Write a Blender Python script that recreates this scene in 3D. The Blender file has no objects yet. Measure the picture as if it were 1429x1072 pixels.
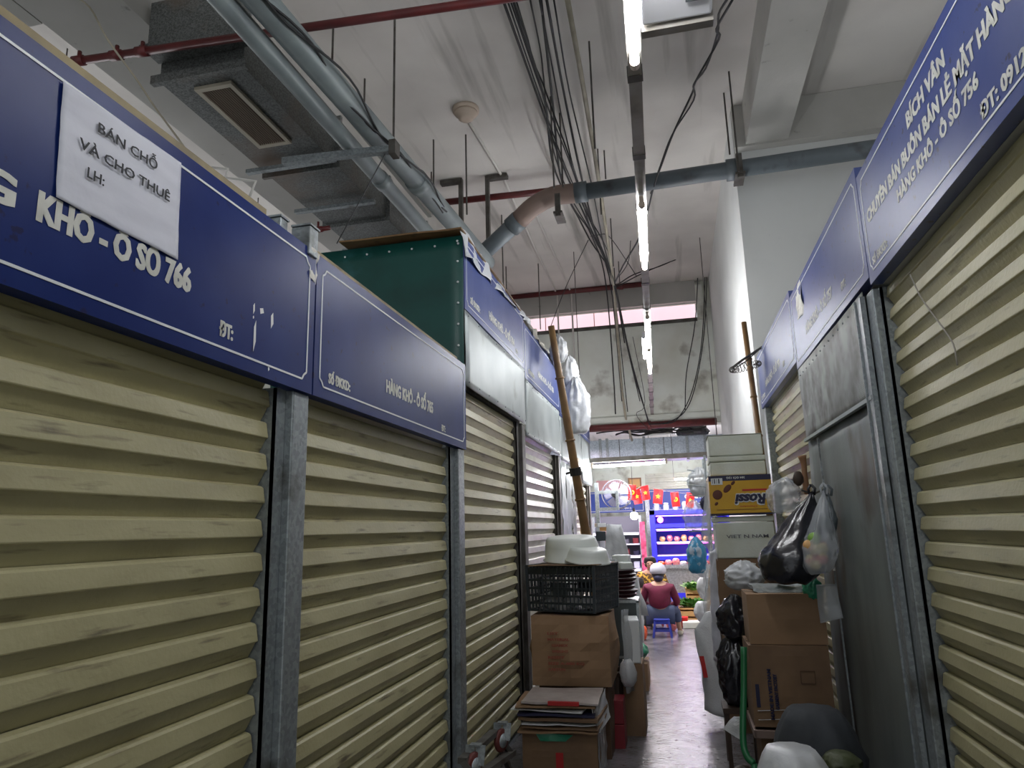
import bpy, bmesh, math, random
from mathutils import Vector, Matrix, noise
PI = math.pi
random.seed(7)
S = bpy.context.scene
COL = S.collection
# ---------------------------------------------------------------- camera
F, CX, CY = 970.0, 714.5, 536.0
EYE = Vector((0, 0, 1.65))
yd = Vector((945 - CX, 733 - CY, F)).normalized()
zd = Vector((592 - CX, -4100 - CY, F)); zd = (zd - zd.dot(yd) * yd).normalized()
xd = yd.cross(zd)
cam = bpy.data.cameras.new('camera'); cam.sensor_width = 36; cam.lens = F / 1429 * 36; cam.clip_start = 0.05
co = bpy.data.objects.new('camera', cam); COL.objects.link(co)
right = Vector((xd[0], yd[0], zd[0])); down = Vector((xd[1], yd[1], zd[1])); fwd = Vector((xd[2], yd[2], zd[2]))
M = Matrix((right, -down, -fwd)).transposed().to_4x4(); M.translation = EYE
co.matrix_world = M
S.camera = co
# ---------------------------------------------------------------- view, world, lights
S.view_settings.view_transform = 'Standard'; S.view_settings.look = 'None'
S.view_settings.gamma = 1; S.view_settings.use_curve_mapping = False
S.view_settings.exposure = 1.28
w = bpy.data.worlds.new('world'); S.world = w; w.use_nodes = True
w.node_tree.nodes['Background'].inputs[0].default_value = (0.82, 0.86, 0.90, 1)
w.node_tree.nodes['Background'].inputs[1].default_value = 0.25
def area(name, loc, size, sizey, power, col, rot=(0, 0, 0)):
    l = bpy.data.lights.new(name, 'AREA'); l.shape = 'RECTANGLE'; l.size = size; l.size_y = sizey
    l.energy = power; l.color = col
    o = bpy.data.objects.new(name, l); o.location = loc; o.rotation_euler = rot; COL.objects.link(o); return o
for (x_, y_, z_, p_, c_) in ((-.7, 11.2, 2.56, 22, (1, .97, 1)), (.3, 16.2, 2.7, 30, (.95, .85, 1)), (-1.6, 16.2, 2.7, 22, (.95, .9, 1)), (-.2, 14.6, 3.0, 38, (1, .82, .95)), (-2.0, 12.4, 3.2, 45, (1, .8, .9))):
    area('stall_lamp', (x_, y_, z_), .9, .15, p_, c_)
TUBE = 36.0
# ---------------------------------------------------------------- pixel rays (reference frame 1429x1072) -> points at a given depth
def ray(px, py):
    v = Vector((px - CX, py - CY, F)); return Vector((v.dot(xd), v.dot(yd), v.dot(zd)))
def PX(px, py, x): r = ray(px, py); return EYE + r * (x / r.x)
def PY(px, py, y): r = ray(px, py); return EYE + r * (y / r.y)
def PZ(px, py, z): r = ray(px, py); return EYE + r * ((z - EYE.z) / r.z)
# ---------------------------------------------------------------- materials
MATS = {}
def mat(name, c, rough=.6, metal=0.0, c2=None, scale=6.0, mix=(.35, .65), stretch=(1, 1, 1), bump=0.0, bscale=40.0,
        spangle=False, emit=None, es=0.0, alpha=1.0, trans=0.0, spec=None, c3=None, s3=2.0, m3=(.55, .7), st3=(1, 1, 1), sss=0):
    m = bpy.data.materials.new(name); m.use_nodes = True; nt = m.node_tree; n = nt.nodes; L = nt.links
    b = n['Principled BSDF']
    b.inputs['Base Color'].default_value = (*c, 1); b.inputs['Roughness'].default_value = rough
    b.inputs['Metallic'].default_value = metal
    if spec is not None: b.inputs['Specular IOR Level'].default_value = spec
    if emit: b.inputs['Emission Color'].default_value = (*emit, 1); b.inputs['Emission Strength'].default_value = es
    if alpha < 1: b.inputs['Alpha'].default_value = alpha
    if trans: b.inputs['Transmission Weight'].default_value = trans
    g = n.new('ShaderNodeNewGeometry')
    def nz(sc, st, rng, vor=False):
        mp = n.new('ShaderNodeMapping'); mp.inputs['Scale'].default_value = st; L.new(g.outputs['Position'], mp.inputs['Vector'])
        t = n.new('ShaderNodeTexVoronoi' if vor else 'ShaderNodeTexNoise'); t.inputs['Scale'].default_value = sc
        L.new(mp.outputs[0], t.inputs['Vector'])
        if not vor: t.inputs['Detail'].default_value = 6
        r = n.new('ShaderNodeMapRange'); r.inputs['From Min'].default_value = rng[0]; r.inputs['From Max'].default_value = rng[1]
        if vor:
            sp = n.new('ShaderNodeSeparateColor'); L.new(t.outputs['Color'], sp.inputs[0]); L.new(sp.outputs[0], r.inputs['Value'])
        else: L.new(t.outputs['Fac'], r.inputs['Value'])
        return r.outputs[0]
    cur = None
    def mixc(fac, col, cur):
        x = n.new('ShaderNodeMix'); x.data_type = 'RGBA'; L.new(fac, x.inputs[0])
        if cur is None: x.inputs[6].default_value = (*c, 1)
        else: L.new(cur, x.inputs[6])
        x.inputs[7].default_value = (*col, 1); return x.outputs[2]
    if c2: cur = mixc(nz(scale, stretch, mix, spangle), c2, cur)
    if c3: cur = mixc(nz(s3, st3, m3), c3, cur)
    if cur is not None: L.new(cur, b.inputs['Base Color'])
    if bump:
        t = n.new('ShaderNodeTexNoise'); t.inputs['Scale'].default_value = bscale; t.inputs['Detail'].default_value = 4
        L.new(g.outputs['Position'], t.inputs['Vector'])
        bp = n.new('ShaderNodeBump'); bp.inputs['Strength'].default_value = bump; bp.inputs['Distance'].default_value = .01
        L.new(t.outputs['Fac'], bp.inputs['Height']); L.new(bp.outputs[0], b.inputs['Normal'])
    MATS[name] = m; return m
mat('slat', (.43, .40, .23), .42, .0, (.33, .30, .165), 3.0, (.35, .75), (1, 1, 3), .15, 60, c3=(.11, .09, .055), s3=9, m3=(.60, .78), st3=(1, .5, 5))
mat('slat_white', (.50, .50, .42), .35, .1, (.4, .39, .3), 5, (.4, .7), c3=(.2, .18, .13), s3=9, m3=(.66, .8))
mat('galv', (.33, .365, .375), .42, .5, (.23, .255, .265), 70, (.1, .9), spangle=True, c3=(.11, .11, .10), s3=5, m3=(.58, .72))
mat('galv_bright', (.50, .55, .57), .33, .6, (.36, .40, .42), 40, (.1, .9), spangle=True)
mat('galv_panel', (.40, .44, .43), .46, .35, (.31, .34, .34), 2.5, (.35, .7), bump=.25, bscale=3, c3=(.2, .2, .18), s3=3, m3=(.62, .75))
mat('sheet_metal', (.20, .225, .215), .5, .25, (.12, .135, .13), 2.2, (.4, .62), (1, 1, .35), .1, 30, c3=(.075, .045, .03), s3=2.6, m3=(.57, .68), st3=(1, 1, .5))
mat('galv_duct', (.20, .21, .205), .5, .45, (.10, .105, .10), 110, (.1, .9), spangle=True, c3=(.18, .14, .11), s3=1.5, m3=(.55, .7))
mat('duct_light', (.50, .56, .62), .45, .5, (.35, .40, .46), 50, (.1, .9), spangle=True)
mat('blue', (.007, .020, .125), .34, 0, (.014, .032, .155), 3, (.4, .7), bump=.08, bscale=2.0, c3=(.012, .014, .07), s3=28, m3=(.66, .72), spec=.14)
mat('blue_sheen', (.032, .058, .22), .36, 0, (.075, .10, .26), 2.5, (.4, .7), bump=.15, bscale=2.5, c3=(.03, .03, .07), s3=30, m3=(.64, .70))  # lighter copy of the sign blue, reflected light put into its colour
mat('sign_white', (.72, .74, .74), .5)
mat('white_text', (.66, .66, .60), .5, c2=(.5, .5, .45), scale=15, mix=(.4, .7))
mat('paper', (.66, .67, .74), .6, c2=(.58, .59, .66), scale=4, mix=(.4, .7), stretch=(1, 1, 6), bump=.5, bscale=9)
mat('ink', (.03, .03, .035), .7)
mat('green_sheet', (.006, .075, .062), .42, 0, (.004, .05, .042), 3, (.4, .7), c3=(.02, .11, .11), s3=4, m3=(.66, .75))
mat('ceiling', (.68, .65, .61), .9, 0, (.56, .53, .50), 1.1, (.35, .7), bump=.15, bscale=25, c3=(.17, .16, .14), s3=1.6, m3=(.57, .80), st3=(2.4, .16, 1))
mat('concrete', (.46, .45, .42), .9, 0, (.38, .37, .34), 1.5, (.35, .7), bump=.2, bscale=20, c3=(.16, .155, .14), s3=6, m3=(.68, .78))
mat('back_wall', (.78, .81, .75), .85, 0, (.62, .62, .53), 1.3, (.4, .75), bump=.1, bscale=15, c3=(.26, .23, .18), s3=2.2, m3=(.56, .76))
mat('column', (.70, .71, .69), .75, 0, (.62, .63, .61), 1.2, (.4, .75), bump=.06, bscale=15, c3=(.45, .44, .40), s3=9, m3=(.72, .8))
mat('wall_grey', (.44, .45, .43), .8, 0, (.38, .39, .37), 1.0, (.4, .7))
mat('floor', (.17, .16, .17), .22, 0, (.10, .095, .10), 5, (.4, .62), (1, .8, 1), .6, 28, c3=(.05, .048, .05), s3=14, m3=(.62, .68))
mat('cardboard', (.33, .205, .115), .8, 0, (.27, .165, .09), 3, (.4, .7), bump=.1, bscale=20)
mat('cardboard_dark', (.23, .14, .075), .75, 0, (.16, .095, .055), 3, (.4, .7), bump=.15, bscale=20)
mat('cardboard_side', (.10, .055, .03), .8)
mat('red_print', (.30, .08, .05), .8)
mat('tape', (.30, .20, .12), .2, 0, spec=.8)
mat('styro', (.68, .72, .66), .7, 0, (.58, .60, .50), 4, (.4, .7), bump=.15, bscale=60)
mat('yellow_box', (.62, .36, .02), .45, 0, (.55, .31, .02), 3)
mat('navy', (.02, .02, .06), .5)
mat('brown_choc', (.10, .025, .012), .5)
mat('red', (.45, .02, .02), .5)
mat('darkred', (.20, .012, .02), .45)
mat('maroon', (.17, .010, .045), .75, 0, (.12, .008, .03), 12)
mat('pipe_red', (.13, .018, .018), .45, 0, (.09, .015, .015), 8)
mat('pipe_grey', (.13, .155, .17), .45, 0, (.10, .12, .13), 3, c3=(.06, .06, .06), s3=4, m3=(.6, .75))
mat('pipe_light', (.24, .28, .28), .42, .1, (.16, .185, .19), 3)
mat('pipe_clay', (.24, .17, .14), .6)
mat('steel', (.13, .125, .115), .55, .4, (.07, .06, .05), 8)
mat('trunk', (.30, .28, .25), .5, .1, (.18, .16, .13), 6)
mat('cable', (.012, .012, .013), .5)
mat('conduit', (.42, .38, .30), .6, c2=(.3, .27, .2), scale=5)
mat('conduit_w', (.60, .58, .54), .6)
mat('cream', (.55, .45, .36), .5)
mat('grille', (.42, .38, .30), .5)
mat('grille_dark', (.05, .035, .025), .7)
mat('grille_louvre', (.16, .12, .09), .7)
mat('tube', (1, 1, 1), .4, emit=(.96, .97, 1.0), es=TUBE)
mat('window_pink', (.8, .6, .68), .5, emit=(1.0, .76, .84), es=.36)  # pane emission stands in for the lit wall beyond the gap
mat('bulb', (1, 1, 1), .4, emit=(1, .97, 1), es=10)
mat('led_violet', (.4, .2, 1), .4, emit=(.42, .18, 1.0), es=3.5)
mat('led_pink', (1, .2, .9), .4, emit=(1.0, .15, .85), es=3)
mat('led_white', (1, 1, 1), .4, emit=(.85, .85, 1.0), es=1.3)
mat('fridge_blue', (.03, .03, .55), .35)
mat('shelf_white', (.62, .62, .72), .4)
mat('bamboo', (.24, .14, .055), .5, 0, (.17, .09, .035), 6, (.35, .7), c3=(.06, .035, .015), s3=9, m3=(.65, .75))
mat('wood_dark', (.05, .03, .02), .6)
mat('wood', (.26, .13, .06), .55)
mat('black_bag', (.012, .012, .018), .22, 0, spec=.8, bump=.5, bscale=18)
mat('white_bag', (.62, .64, .66), .35, 0, spec=.6, bump=.5, bscale=20, alpha=.92)
mat('clear_bag', (.66, .70, .74), .18, 0, spec=.7, bump=.6, bscale=22, alpha=.38)
mat('sack', (.60, .61, .62), .45, 0, (.50, .51, .52), 3, bump=.3, bscale=70)
mat('cyan_bag', (.06, .30, .52), .3, 0, (.5, .6, .7), 9, (.55, .6), bump=.4, bscale=18)
mat('green_bag', (.02, .22, .12), .3, 0, (.05, .35, .2), 9, bump=.4, bscale=18)
mat('cloth_dark', (.045, .052, .06), .8, 0, (.03, .034, .04), 5, bump=.3, bscale=12)
mat('crate', (.018, .026, .032), .4)
mat('basin', (.72, .76, .72), .35, 0)
mat('tray', (.05, .008, .014), .4)
mat('cabinet', (.10, .12, .125), .4, .5)
mat('caster_red', (.13, .03, .025), .5)
mat('green_pole', (.015, .14, .05), .35)
mat('skin', (.48, .27, .18), .6)
mat('hair', (.015, .011, .01), .5)
mat('denim', (.07, .09, .16), .8)
mat('floral', (.10, .05, .02), .8, 0, (.70, .42, .05), 22, (.5, .54))
mat('patterned', (.55, .52, .56), .8, 0, (.12, .10, .16), 22, (.5, .54))
mat('stool', (.03, .05, .40), .4)
mat('shoe', (.55, .52, .42), .7)
mat('helmet', (.50, .50, .56), .2)
mat('orange', (.75, .10, .02), .45)
mat('pinkmeat', (.62, .12, .18), .4, 0, (.75, .30, .25), 14)
mat('chicken', (.72, .42, .16), .5)
mat('leaf', (.08, .26, .03), .6, 0, (.03, .12, .02), 10)
mat('leaf_light', (.22, .42, .07), .6)
mat('flag_red', (.75, .012, .012), .6)
mat('flag_yellow', (.85, .55, .02), .6)
mat('fan_grey', (.10, .10, .12), .5)
mat('fan_blade', (.20, .20, .29), .5, alpha=.85)
mat('fruit', (.55, .45, .14), .5, 0, (.5, .06, .05), 16, (.5, .56))
mat('white_plastic', (.74, .74, .76), .4)
mat('paper_pink', (.75, .42, .42), .6)
mat('far_blue', (.03, .07, .36), .4)
mat('red_cloth', (.5, .06, .14), .6)
mat('timber', (.36, .29, .16), .7, 0, (.22, .18, .11), 8)
mat('olive', (.06, .075, .03), .5, 0, (.1, .11, .06), 14, bump=.4)
mat('rope', (.30, .28, .24), .8)
mat('scribble', (.70, .68, .62), .7)
def perforated():
    m = mat('perforated', (.24, .255, .24), .5, .3)
    nt = m.node_tree; n = nt.nodes; L = nt.links; b = n['Principled BSDF']
    g = n.new('ShaderNodeNewGeometry'); mp = n.new('ShaderNodeMapping'); mp.inputs['Scale'].default_value = (1, 1, 1)
    mp.inputs['Rotation'].default_value = (math.radians(45), 0, 0)
    L.new(g.outputs['Position'], mp.inputs[0])
    v = n.new('ShaderNodeTexVoronoi'); v.inputs['Scale'].default_value = 75; v.inputs['Randomness'].default_value = 0
    L.new(mp.outputs[0], v.inputs['Vector'])
    r = n.new('ShaderNodeMapRange'); r.inputs['From Min'].default_value = .30; r.inputs['From Max'].default_value = .42; L.new(v.outputs['Distance'], r.inputs[0])
    ns = n.new('ShaderNodeTexNoise'); ns.inputs['Scale'].default_value = 7; ns.inputs['Detail'].default_value = 7; L.new(g.outputs['Position'], ns.inputs['Vector'])
    r2 = n.new('ShaderNodeMapRange'); r2.inputs['From Min'].default_value = .4; r2.inputs['From Max'].default_value = .66; L.new(ns.outputs['Fac'], r2.inputs[0])
    x = n.new('ShaderNodeMix'); x.data_type = 'RGBA'; L.new(r.outputs[0], x.inputs[0]); x.inputs[6].default_value = (.13, .14, .13, 1); x.inputs[7].default_value = (.30, .32, .30, 1)
    y = n.new('ShaderNodeMix'); y.data_type = 'RGBA'; L.new(r2.outputs[0], y.inputs[0]); L.new(x.outputs[2], y.inputs[6]); y.inputs[7].default_value = (.085, .08, .07, 1)
    L.new(y.outputs[2], b.inputs['Base Color'])
perforated()
# ---------------------------------------------------------------- mesh helpers
class MB:
    def __init__(s): s.v = []; s.f = []
    def add(s, vs, fs):
        o = len(s.v); s.v += [Vector(v) for v in vs]; s.f += [tuple(i + o for i in f) for f in fs]; return s
    def box(s, a, b):
        x0, y0, z0 = a; x1, y1, z1 = b
        return s.add([(x0, y0, z0), (x1, y0, z0), (x1, y1, z0), (x0, y1, z0), (x0, y0, z1), (x1, y0, z1), (x1, y1, z1), (x0, y1, z1)],
                     [(0, 3, 2, 1), (4, 5, 6, 7), (0, 1, 5, 4), (1, 2, 6, 5), (2, 3, 7, 6), (3, 0, 4, 7)])
    def obox(s, c, size, rz=0, rx=0, ry=0):
        h = Vector(size) / 2; R = Matrix.Rotation(rz, 3, 'Z') @ Matrix.Rotation(ry, 3, 'Y') @ Matrix.Rotation(rx, 3, 'X'); c = Vector(c)
        vs = [c + R @ Vector((sx * h.x, sy * h.y, sz * h.z)) for sz in (-1, 1) for sx, sy in ((-1, -1), (1, -1), (1, 1), (-1, 1))]
        return s.add(vs, [(0, 3, 2, 1), (4, 5, 6, 7), (0, 1, 5, 4), (1, 2, 6, 5), (2, 3, 7, 6), (3, 0, 4, 7)])
    def bar(s, a, b, w, h=None, up=(0, 0, 1)):
        a = Vector(a); b = Vector(b); h = h or w; d = (b - a).normalized(); up = Vector(up)
        if abs(d.dot(up)) > .98: up = Vector((1, 0, 0))
        x = d.cross(up).normalized(); y = x.cross(d)
        vs = [p + x * (w / 2 * i) + y * (h / 2 * j) for p in (a, b) for i, j in ((-1, -1), (1, -1), (1, 1), (-1, 1))]
        return s.add(vs, [(0, 3, 2, 1), (4, 5, 6, 7), (0, 1, 5, 4), (1, 2, 6, 5), (2, 3, 7, 6), (3, 0, 4, 7)])
    def tube(s, pts, r, n=8, cap=True, closed=False):
        pts = [Vector(p) for p in pts]; N = len(pts); rr = r if isinstance(r, (list, tuple)) else [r] * N
        o = len(s.v); nx = None
        for i, p in enumerate(pts):
            if closed: d = pts[(i + 1) % N] - pts[i - 1]
            else: d = pts[min(i + 1, N - 1)] - pts[max(i - 1, 0)]
            d = d.normalized() if d.length > 1e-9 else Vector((0, 0, 1))
            if nx is None:
                u = Vector((0, 0, 1)) if abs(d.z) < .9 else Vector((1, 0, 0)); nx = d.cross(u).normalized()
            else:
                nx = (nx - nx.dot(d) * d); nx = nx.normalized() if nx.length > 1e-6 else d.orthogonal().normalized()
            ny = d.cross(nx)
            for k in range(n):
                a = 2 * PI * k / n; s.v.append(p + (nx * math.cos(a) + ny * math.sin(a)) * rr[i])
        for i in range(N if closed else N - 1):
            j = (i + 1) % N
            for k in range(n):
                l = (k + 1) % n; s.f.append((o + i * n + k, o + i * n + l, o + j * n + l, o + j * n + k))
        if cap and not closed:
            s.f.append(tuple(o + k for k in reversed(range(n)))); s.f.append(tuple(o + (N - 1) * n + k for k in range(n)))
        return s
    def lathe(s, c, prof, n=20, ax=(0, 0, 1), sx=1, sy=1, fn=None):
        c = Vector(c); az = Vector(ax).normalized(); u = az.orthogonal().normalized() if abs(az.z) < .99 else Vector((1, 0, 0)); v = az.cross(u)
        o = len(s.v); N = len(prof)
        for i, (r, z) in enumerate(prof):
            for k in range(n):
                a = 2 * PI * k / n; q = r * (fn(a, i / (N - 1)) if fn else 1)
                s.v.append(c + u * (q * sx * math.cos(a)) + v * (q * sy * math.sin(a)) + az * z)
        for i in range(N - 1):
            for k in range(n):
                l = (k + 1) % n; s.f.append((o + i * n + k, o + i * n + l, o + (i + 1) * n + l, o + (i + 1) * n + k))
        s.f.append(tuple(o + k for k in reversed(range(n)))); s.f.append(tuple(o + (N - 1) * n + k for k in range(n)))
        return s
    def ball(s, c, r, n=10, sz=1.0):
        prof = [(max(r * math.sin(PI * i / n), 1e-4), -r * sz * math.cos(PI * i / n)) for i in range(n + 1)]
        return s.lathe(c, prof, n + 2)
    def grid(s, P00, P10, P01, P11, nu, nv, amp=0, seed=0, nrm=None, freq=4, thick=.0):
        P00, P10, P01, P11 = map(Vector, (P00, P10, P01, P11)); nrm = Vector(nrm) if nrm else (P10 - P00).cross(P01 - P00).normalized(); o = len(s.v)
        for layer in ((0, 1) if thick else (0,)):
            for j in range(nv + 1):
                for i in range(nu + 1):
                    u = i / nu; v = j / nv; p = P00.lerp(P10, u).lerp(P01.lerp(P11, u), v)
                    q = p * freq + Vector((seed * 7.3, seed * 3.1, seed))
                    k = noise.noise(q) + .5 * noise.noise(q * 2.3)
                    e = noise.noise_vector(q * .8) * amp * .5
                    s.v.append(p + nrm * (k * amp - layer * thick) + e)
        m = (nu + 1) * (nv + 1)
        for layer in ((0, 1) if thick else (0,)):
            for j in range(nv):
                for i in range(nu):
                    a = o + layer * m + j * (nu + 1) + i; q = (a, a + 1, a + nu + 2, a + nu + 1); s.f.append(q if not layer else q[::-1])
        if thick:
            B = [i for i in range(nu + 1)] + [j * (nu + 1) + nu for j in range(1, nv + 1)] + [nv * (nu + 1) + i for i in range(nu - 1, -1, -1)] + [j * (nu + 1) for j in range(nv - 1, 0, -1)]
            for a, b in zip(B, B[1:] + B[:1]): s.f.append((o + b, o + a, o + m + a, o + m + b))
        return s
WORLD = {}
def put(o, parent, loc=Vector((0, 0, 0))):
    COL.objects.link(o); loc = Vector(loc); WORLD[o] = loc
    if parent: o.parent = parent; o.location = loc - WORLD[parent]
    else: o.location = loc
    return o
def obj(name, mb, m, parent=None, smooth=False, bevel=0, base=None, label=None):
    me = bpy.data.meshes.new(name)
    vs = mb.v
    if not parent and base is None:
        xs = [v.x for v in vs]; ys = [v.y for v in vs]; zs = [v.z for v in vs]
        base = Vector(((min(xs) + max(xs)) / 2, (min(ys) + max(ys)) / 2, min(zs)))
    base = Vector(base) if base is not None else Vector((0, 0, 0))
    me.from_pydata([v - base for v in vs], [], mb.f); me.update()
    if smooth:
        for p in me.polygons: p.use_smooth = True
    me.materials.append(MATS[m])
    o = bpy.data.objects.new(name, me); put(o, parent, base)
    if bevel:
        b = o.modifiers.new('bevel', 'BEVEL'); b.width = bevel; b.segments = 2; b.limit_method = 'ANGLE'
    if label: o['label'] = label
    return o
def tag(o, label, cat, group=None, kind=None):
    o['label'] = label; o['category'] = cat
    if group: o['group'] = group
    if kind: o['kind'] = kind
    return o
def thing(name, label, cat, loc=(0, 0, 0), group=None):
    o = bpy.data.objects.new(name, None); o.empty_display_size = .1; put(o, None, loc); return tag(o, label, cat, group)
def struct(name, mb, m, label=None, cat='structure', **k):
    o = obj(name, mb, m, **k); o['kind'] = 'structure'; o['category'] = cat; o['label'] = label or name; return o
def multi(name, mbs, m, parent, smooth=False):
    return [obj(name, b, m, parent, smooth=smooth) for b in mbs]
_cap = [None]
def text(s, O, U, V, width, cap, m, parent, ext=.0004, bold=.02, name='lettering', shear=0):
    """string as mesh: baseline origin O, text direction U, up V, fitted to width and cap height"""
    def mk(t):
        c = bpy.data.curves.new('t', 'FONT'); c.body = t; c.size = 1; c.extrude = .5; c.offset = bold; c.resolution_u = 2
        c.shear = shear
        o = bpy.data.objects.new('t', c); COL.objects.link(o)
        me = bpy.data.meshes.new_from_object(o.evaluated_get(bpy.context.evaluated_depsgraph_get()))
        bpy.data.objects.remove(o); bpy.data.curves.remove(c); return me
    if _cap[0] is None:
        h = mk('H'); _cap[0] = max(v.co.y for v in h.vertices); bpy.data.meshes.remove(h)
    me = mk(s)
    x0 = min(v.co.x for v in me.vertices); x1 = max(v.co.x for v in me.vertices)
    O = Vector(O); U = Vector(U).normalized(); V = Vector(V).normalized(); N = U.cross(V)
    for v in me.vertices:
        c = v.co.copy(); v.co = O + U * ((c.x - x0) / (x1 - x0) * width) + V * (c.y / _cap[0] * cap) + N * (c.z * ext * 2)
    if bold >= .03:      # heavy condensed letters: widen the upright strokes
        bm = bmesh.new(); d = cap * .035
        for k, sh in enumerate((-1, 0, 1)):
            n0 = len(bm.verts); bm.from_mesh(me); bm.verts.ensure_lookup_table()
            for v in bm.verts[n0:]: v.co += U * (d * sh) + N * (.00015 * k)
        bm.to_mesh(me); bm.free()
    me.materials.clear(); me.materials.append(MATS[m]); me.name = name
    o = bpy.data.objects.new(name, me); put(o, parent, (0, 0, 0)); return o
def fix_text_parent():
    pass

# ================================================================ SETTING
CZ = 6.3
struct('floor', MB().box((-6, -3, -.2), (6, 26, 0)), 'floor', 'worn wet grey concrete market floor', 'floor')
mb = MB().box((-9, -3, CZ), (7, 13.5, CZ + .25))
cl = struct('ceiling', mb, 'ceiling', 'stained pale concrete ceiling above the stalls', 'ceiling')
mb = MB()
# formwork ribs along the aisle
struct('ceiling_low', MB().box((-9, 13.6, 3.95), (7, 26, 4.2)), 'ceiling', 'lower ceiling beyond the far wall', 'ceiling')
YW = 13.4
mb = MB().box((-9, YW, 3.72), (.80, YW + .2, 5.56)).box((-9, YW, 5.86), (.80, YW + .2, CZ)).box((.80, YW, 3.72), (7, YW + .2, CZ))
mb.box((-9, YW, 5.56), (-3.3, YW + .2, 5.86)).box((.66, YW - .12, 5.5), (.80, YW, 6.2))
struct('wall_back', mb, 'back_wall', 'far pale wall with a narrow pink strip window', 'wall')
struct('trim_1', MB().box((-9, YW - .12, 5.88), (.66, YW - .003, CZ - .003)), 'concrete', 'concrete beam over the strip window', 'beam')
struct('trim_2', MB().box((-9, YW - .05, 3.5), (7, YW + .25, 3.717)), 'back_wall', 'lower edge beam of the far wall', 'beam')
struct('trim_3', MB().box((-3.3, YW - .06, 5.5), (.66, YW - .003, 5.56)), 'steel', 'rusty sill rail under the strip window', 'trim')
wnd = thing('window_1', 'narrow strip window glowing pink high in the far wall', 'window', (-1.3, YW, 5.56)); wnd['kind'] = 'structure'
multi('pane', [MB().box((x, YW + .04, 5.562), (x + .972, YW + .06, 5.858)) for x in (-3.3, -2.31, -1.32, -.33)], 'window_pink', wnd)
multi('mullion', [MB().box((x, YW + .03, 5.562), (x + .016, YW + .07, 5.858)) for x in (-2.327, -1.337, -.347)], 'paper_pink', wnd)
# column and cross beam on the right
struct('wall_right', MB().box((.93, 7.62, 0), (7, 13.39, CZ - .003)), 'column', 'white plastered pier and side wall beyond the right stalls', 'wall')
struct('trim_4', MB().box((.935, 7.5, 5.78), (7, 7.617, CZ - .003)), 'concrete', 'concrete cross beam on the pier', 'beam')
struct('trim_5', MB().box((1.05, .2, 5.80), (1.50, 7.497, CZ - .003)), 'concrete', 'concrete ceiling beam running above the right stalls', 'beam')
struct('trim_6', MB().box((-3.84, -2, 5.0), (-3.19, 13.2, CZ - .003)), 'concrete', 'concrete ceiling beam above the left ventilation duct', 'beam')
struct('trim_7', MB().box((-9, 2.2, 5.0), (-3.85, 3.22, CZ - .003)), 'concrete', 'concrete cross beam at the left edge', 'beam')
struct('wall_end', MB().box((-6, 22, 0), (5, 22.2, 3.94)), 'back_wall', 'end wall beyond the lit stalls', 'wall')
struct('wall_left', MB().box((-9.2, -3, 0), (-9, 26, CZ + .2)), 'wall_grey', 'distant left hall wall', 'wall')

# ================================================================ SHUTTERED STALLS
def border(y0, y1, z0, z1, x, nx, wd=.007):
    """thin painted frame with notched corners on a plane x=const"""
    n = .03; pts = [(y0 + n, z0), (y1 - n, z0), (y1 - n * .6, z0 + n * .6), (y1, z0 + n), (y1, z1 - n), (y1 - n * .6, z1 - n * .6), (y1 - n, z1), (y0 + n, z1), (y0 + n * .6, z1 - n * .6), (y0, z1 - n), (y0, z0 + n), (y0 + n * .6, z0 + n * .6)]
    mb = MB()
    for a, b in zip(pts, pts[1:] + pts[:1]):
        mb.bar((x + nx * .001, a[0], a[1]), (x + nx * .001, b[0], b[1]), wd, .002, up=(1, 0, 0))
    return mb
def sign(side, X, y0, y1, z0, z1, m, label, depth=.05, extra=None):
    nx = 1 if side == 'L' else -1
    t = thing('shop_sign', label, 'sign', (X, (y0 + y1) / 2, z0), 'blue signboards over the shutters')
    del t['group']
    obj('panel', MB().box((min(X, X - nx * depth), y0, z0), (max(X, X - nx * depth), y1, z1)), m, t)
    obj('border_line', border(y0 + .045, y1 - .045, z0 + .045, z1 - .045, X, nx), 'sign_white', t)
    return t
def ytext(side, t, s, X, ya, yb, z, cap, m='white_text', bold=.03, name='lettering'):
    """text between Y ya..yb (left to right for the viewer)"""
    U = (0, 1, 0) if side == 'L' else (0, -1, 0); nx = .0012 if side == 'L' else -.0012
    return text(s, (X + nx, ya, z), U, (0, 0, 1), abs(yb - ya), cap, m, t, bold=bold, name=name)
PROF = [(0.0, 0.0), (.014, .026), (.025, .046), (.033, .050), (.034, .053), (.026, .101), (.019, .107), (0.0, .112)]
SM = {}
def slat_mesh(side, X, y0, y1, pitch, m, key):
    nx = 1 if side == 'L' else -1; k = pitch / .112; n = 14
    mb = MB(); ys = [y0 + (y1 - y0) * i / n for i in range(n + 1)]
    P = PROF
    for i, y in enumerate(ys):
        for (u, z) in P:
            wob = .0015 * noise.noise(Vector((y * 3, z * 20, key)))
            mb.v.append(Vector((nx * (u * k + wob), y, z * k)))
    q = len(P)
    for i in range(n):
        for j in range(q - 1):
            a = i * q + j; f = (a, a + q, a + q + 1, a + 1); mb.f.append(f if side == 'R' else f[::-1])
    # rolled end lip
    for i in (0, n):
        for j in range(q): mb.v.append(mb.v[i * q + j] + Vector((-nx * .012, 0, 0)))
    b0 = (n + 1) * q
    for e, i in enumerate((0, n)):
        for j in range(q - 1): mb.f.append((i * q + j, i * q + j + 1, b0 + e * q + j + 1, b0 + e * q + j))
    return mb
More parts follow.
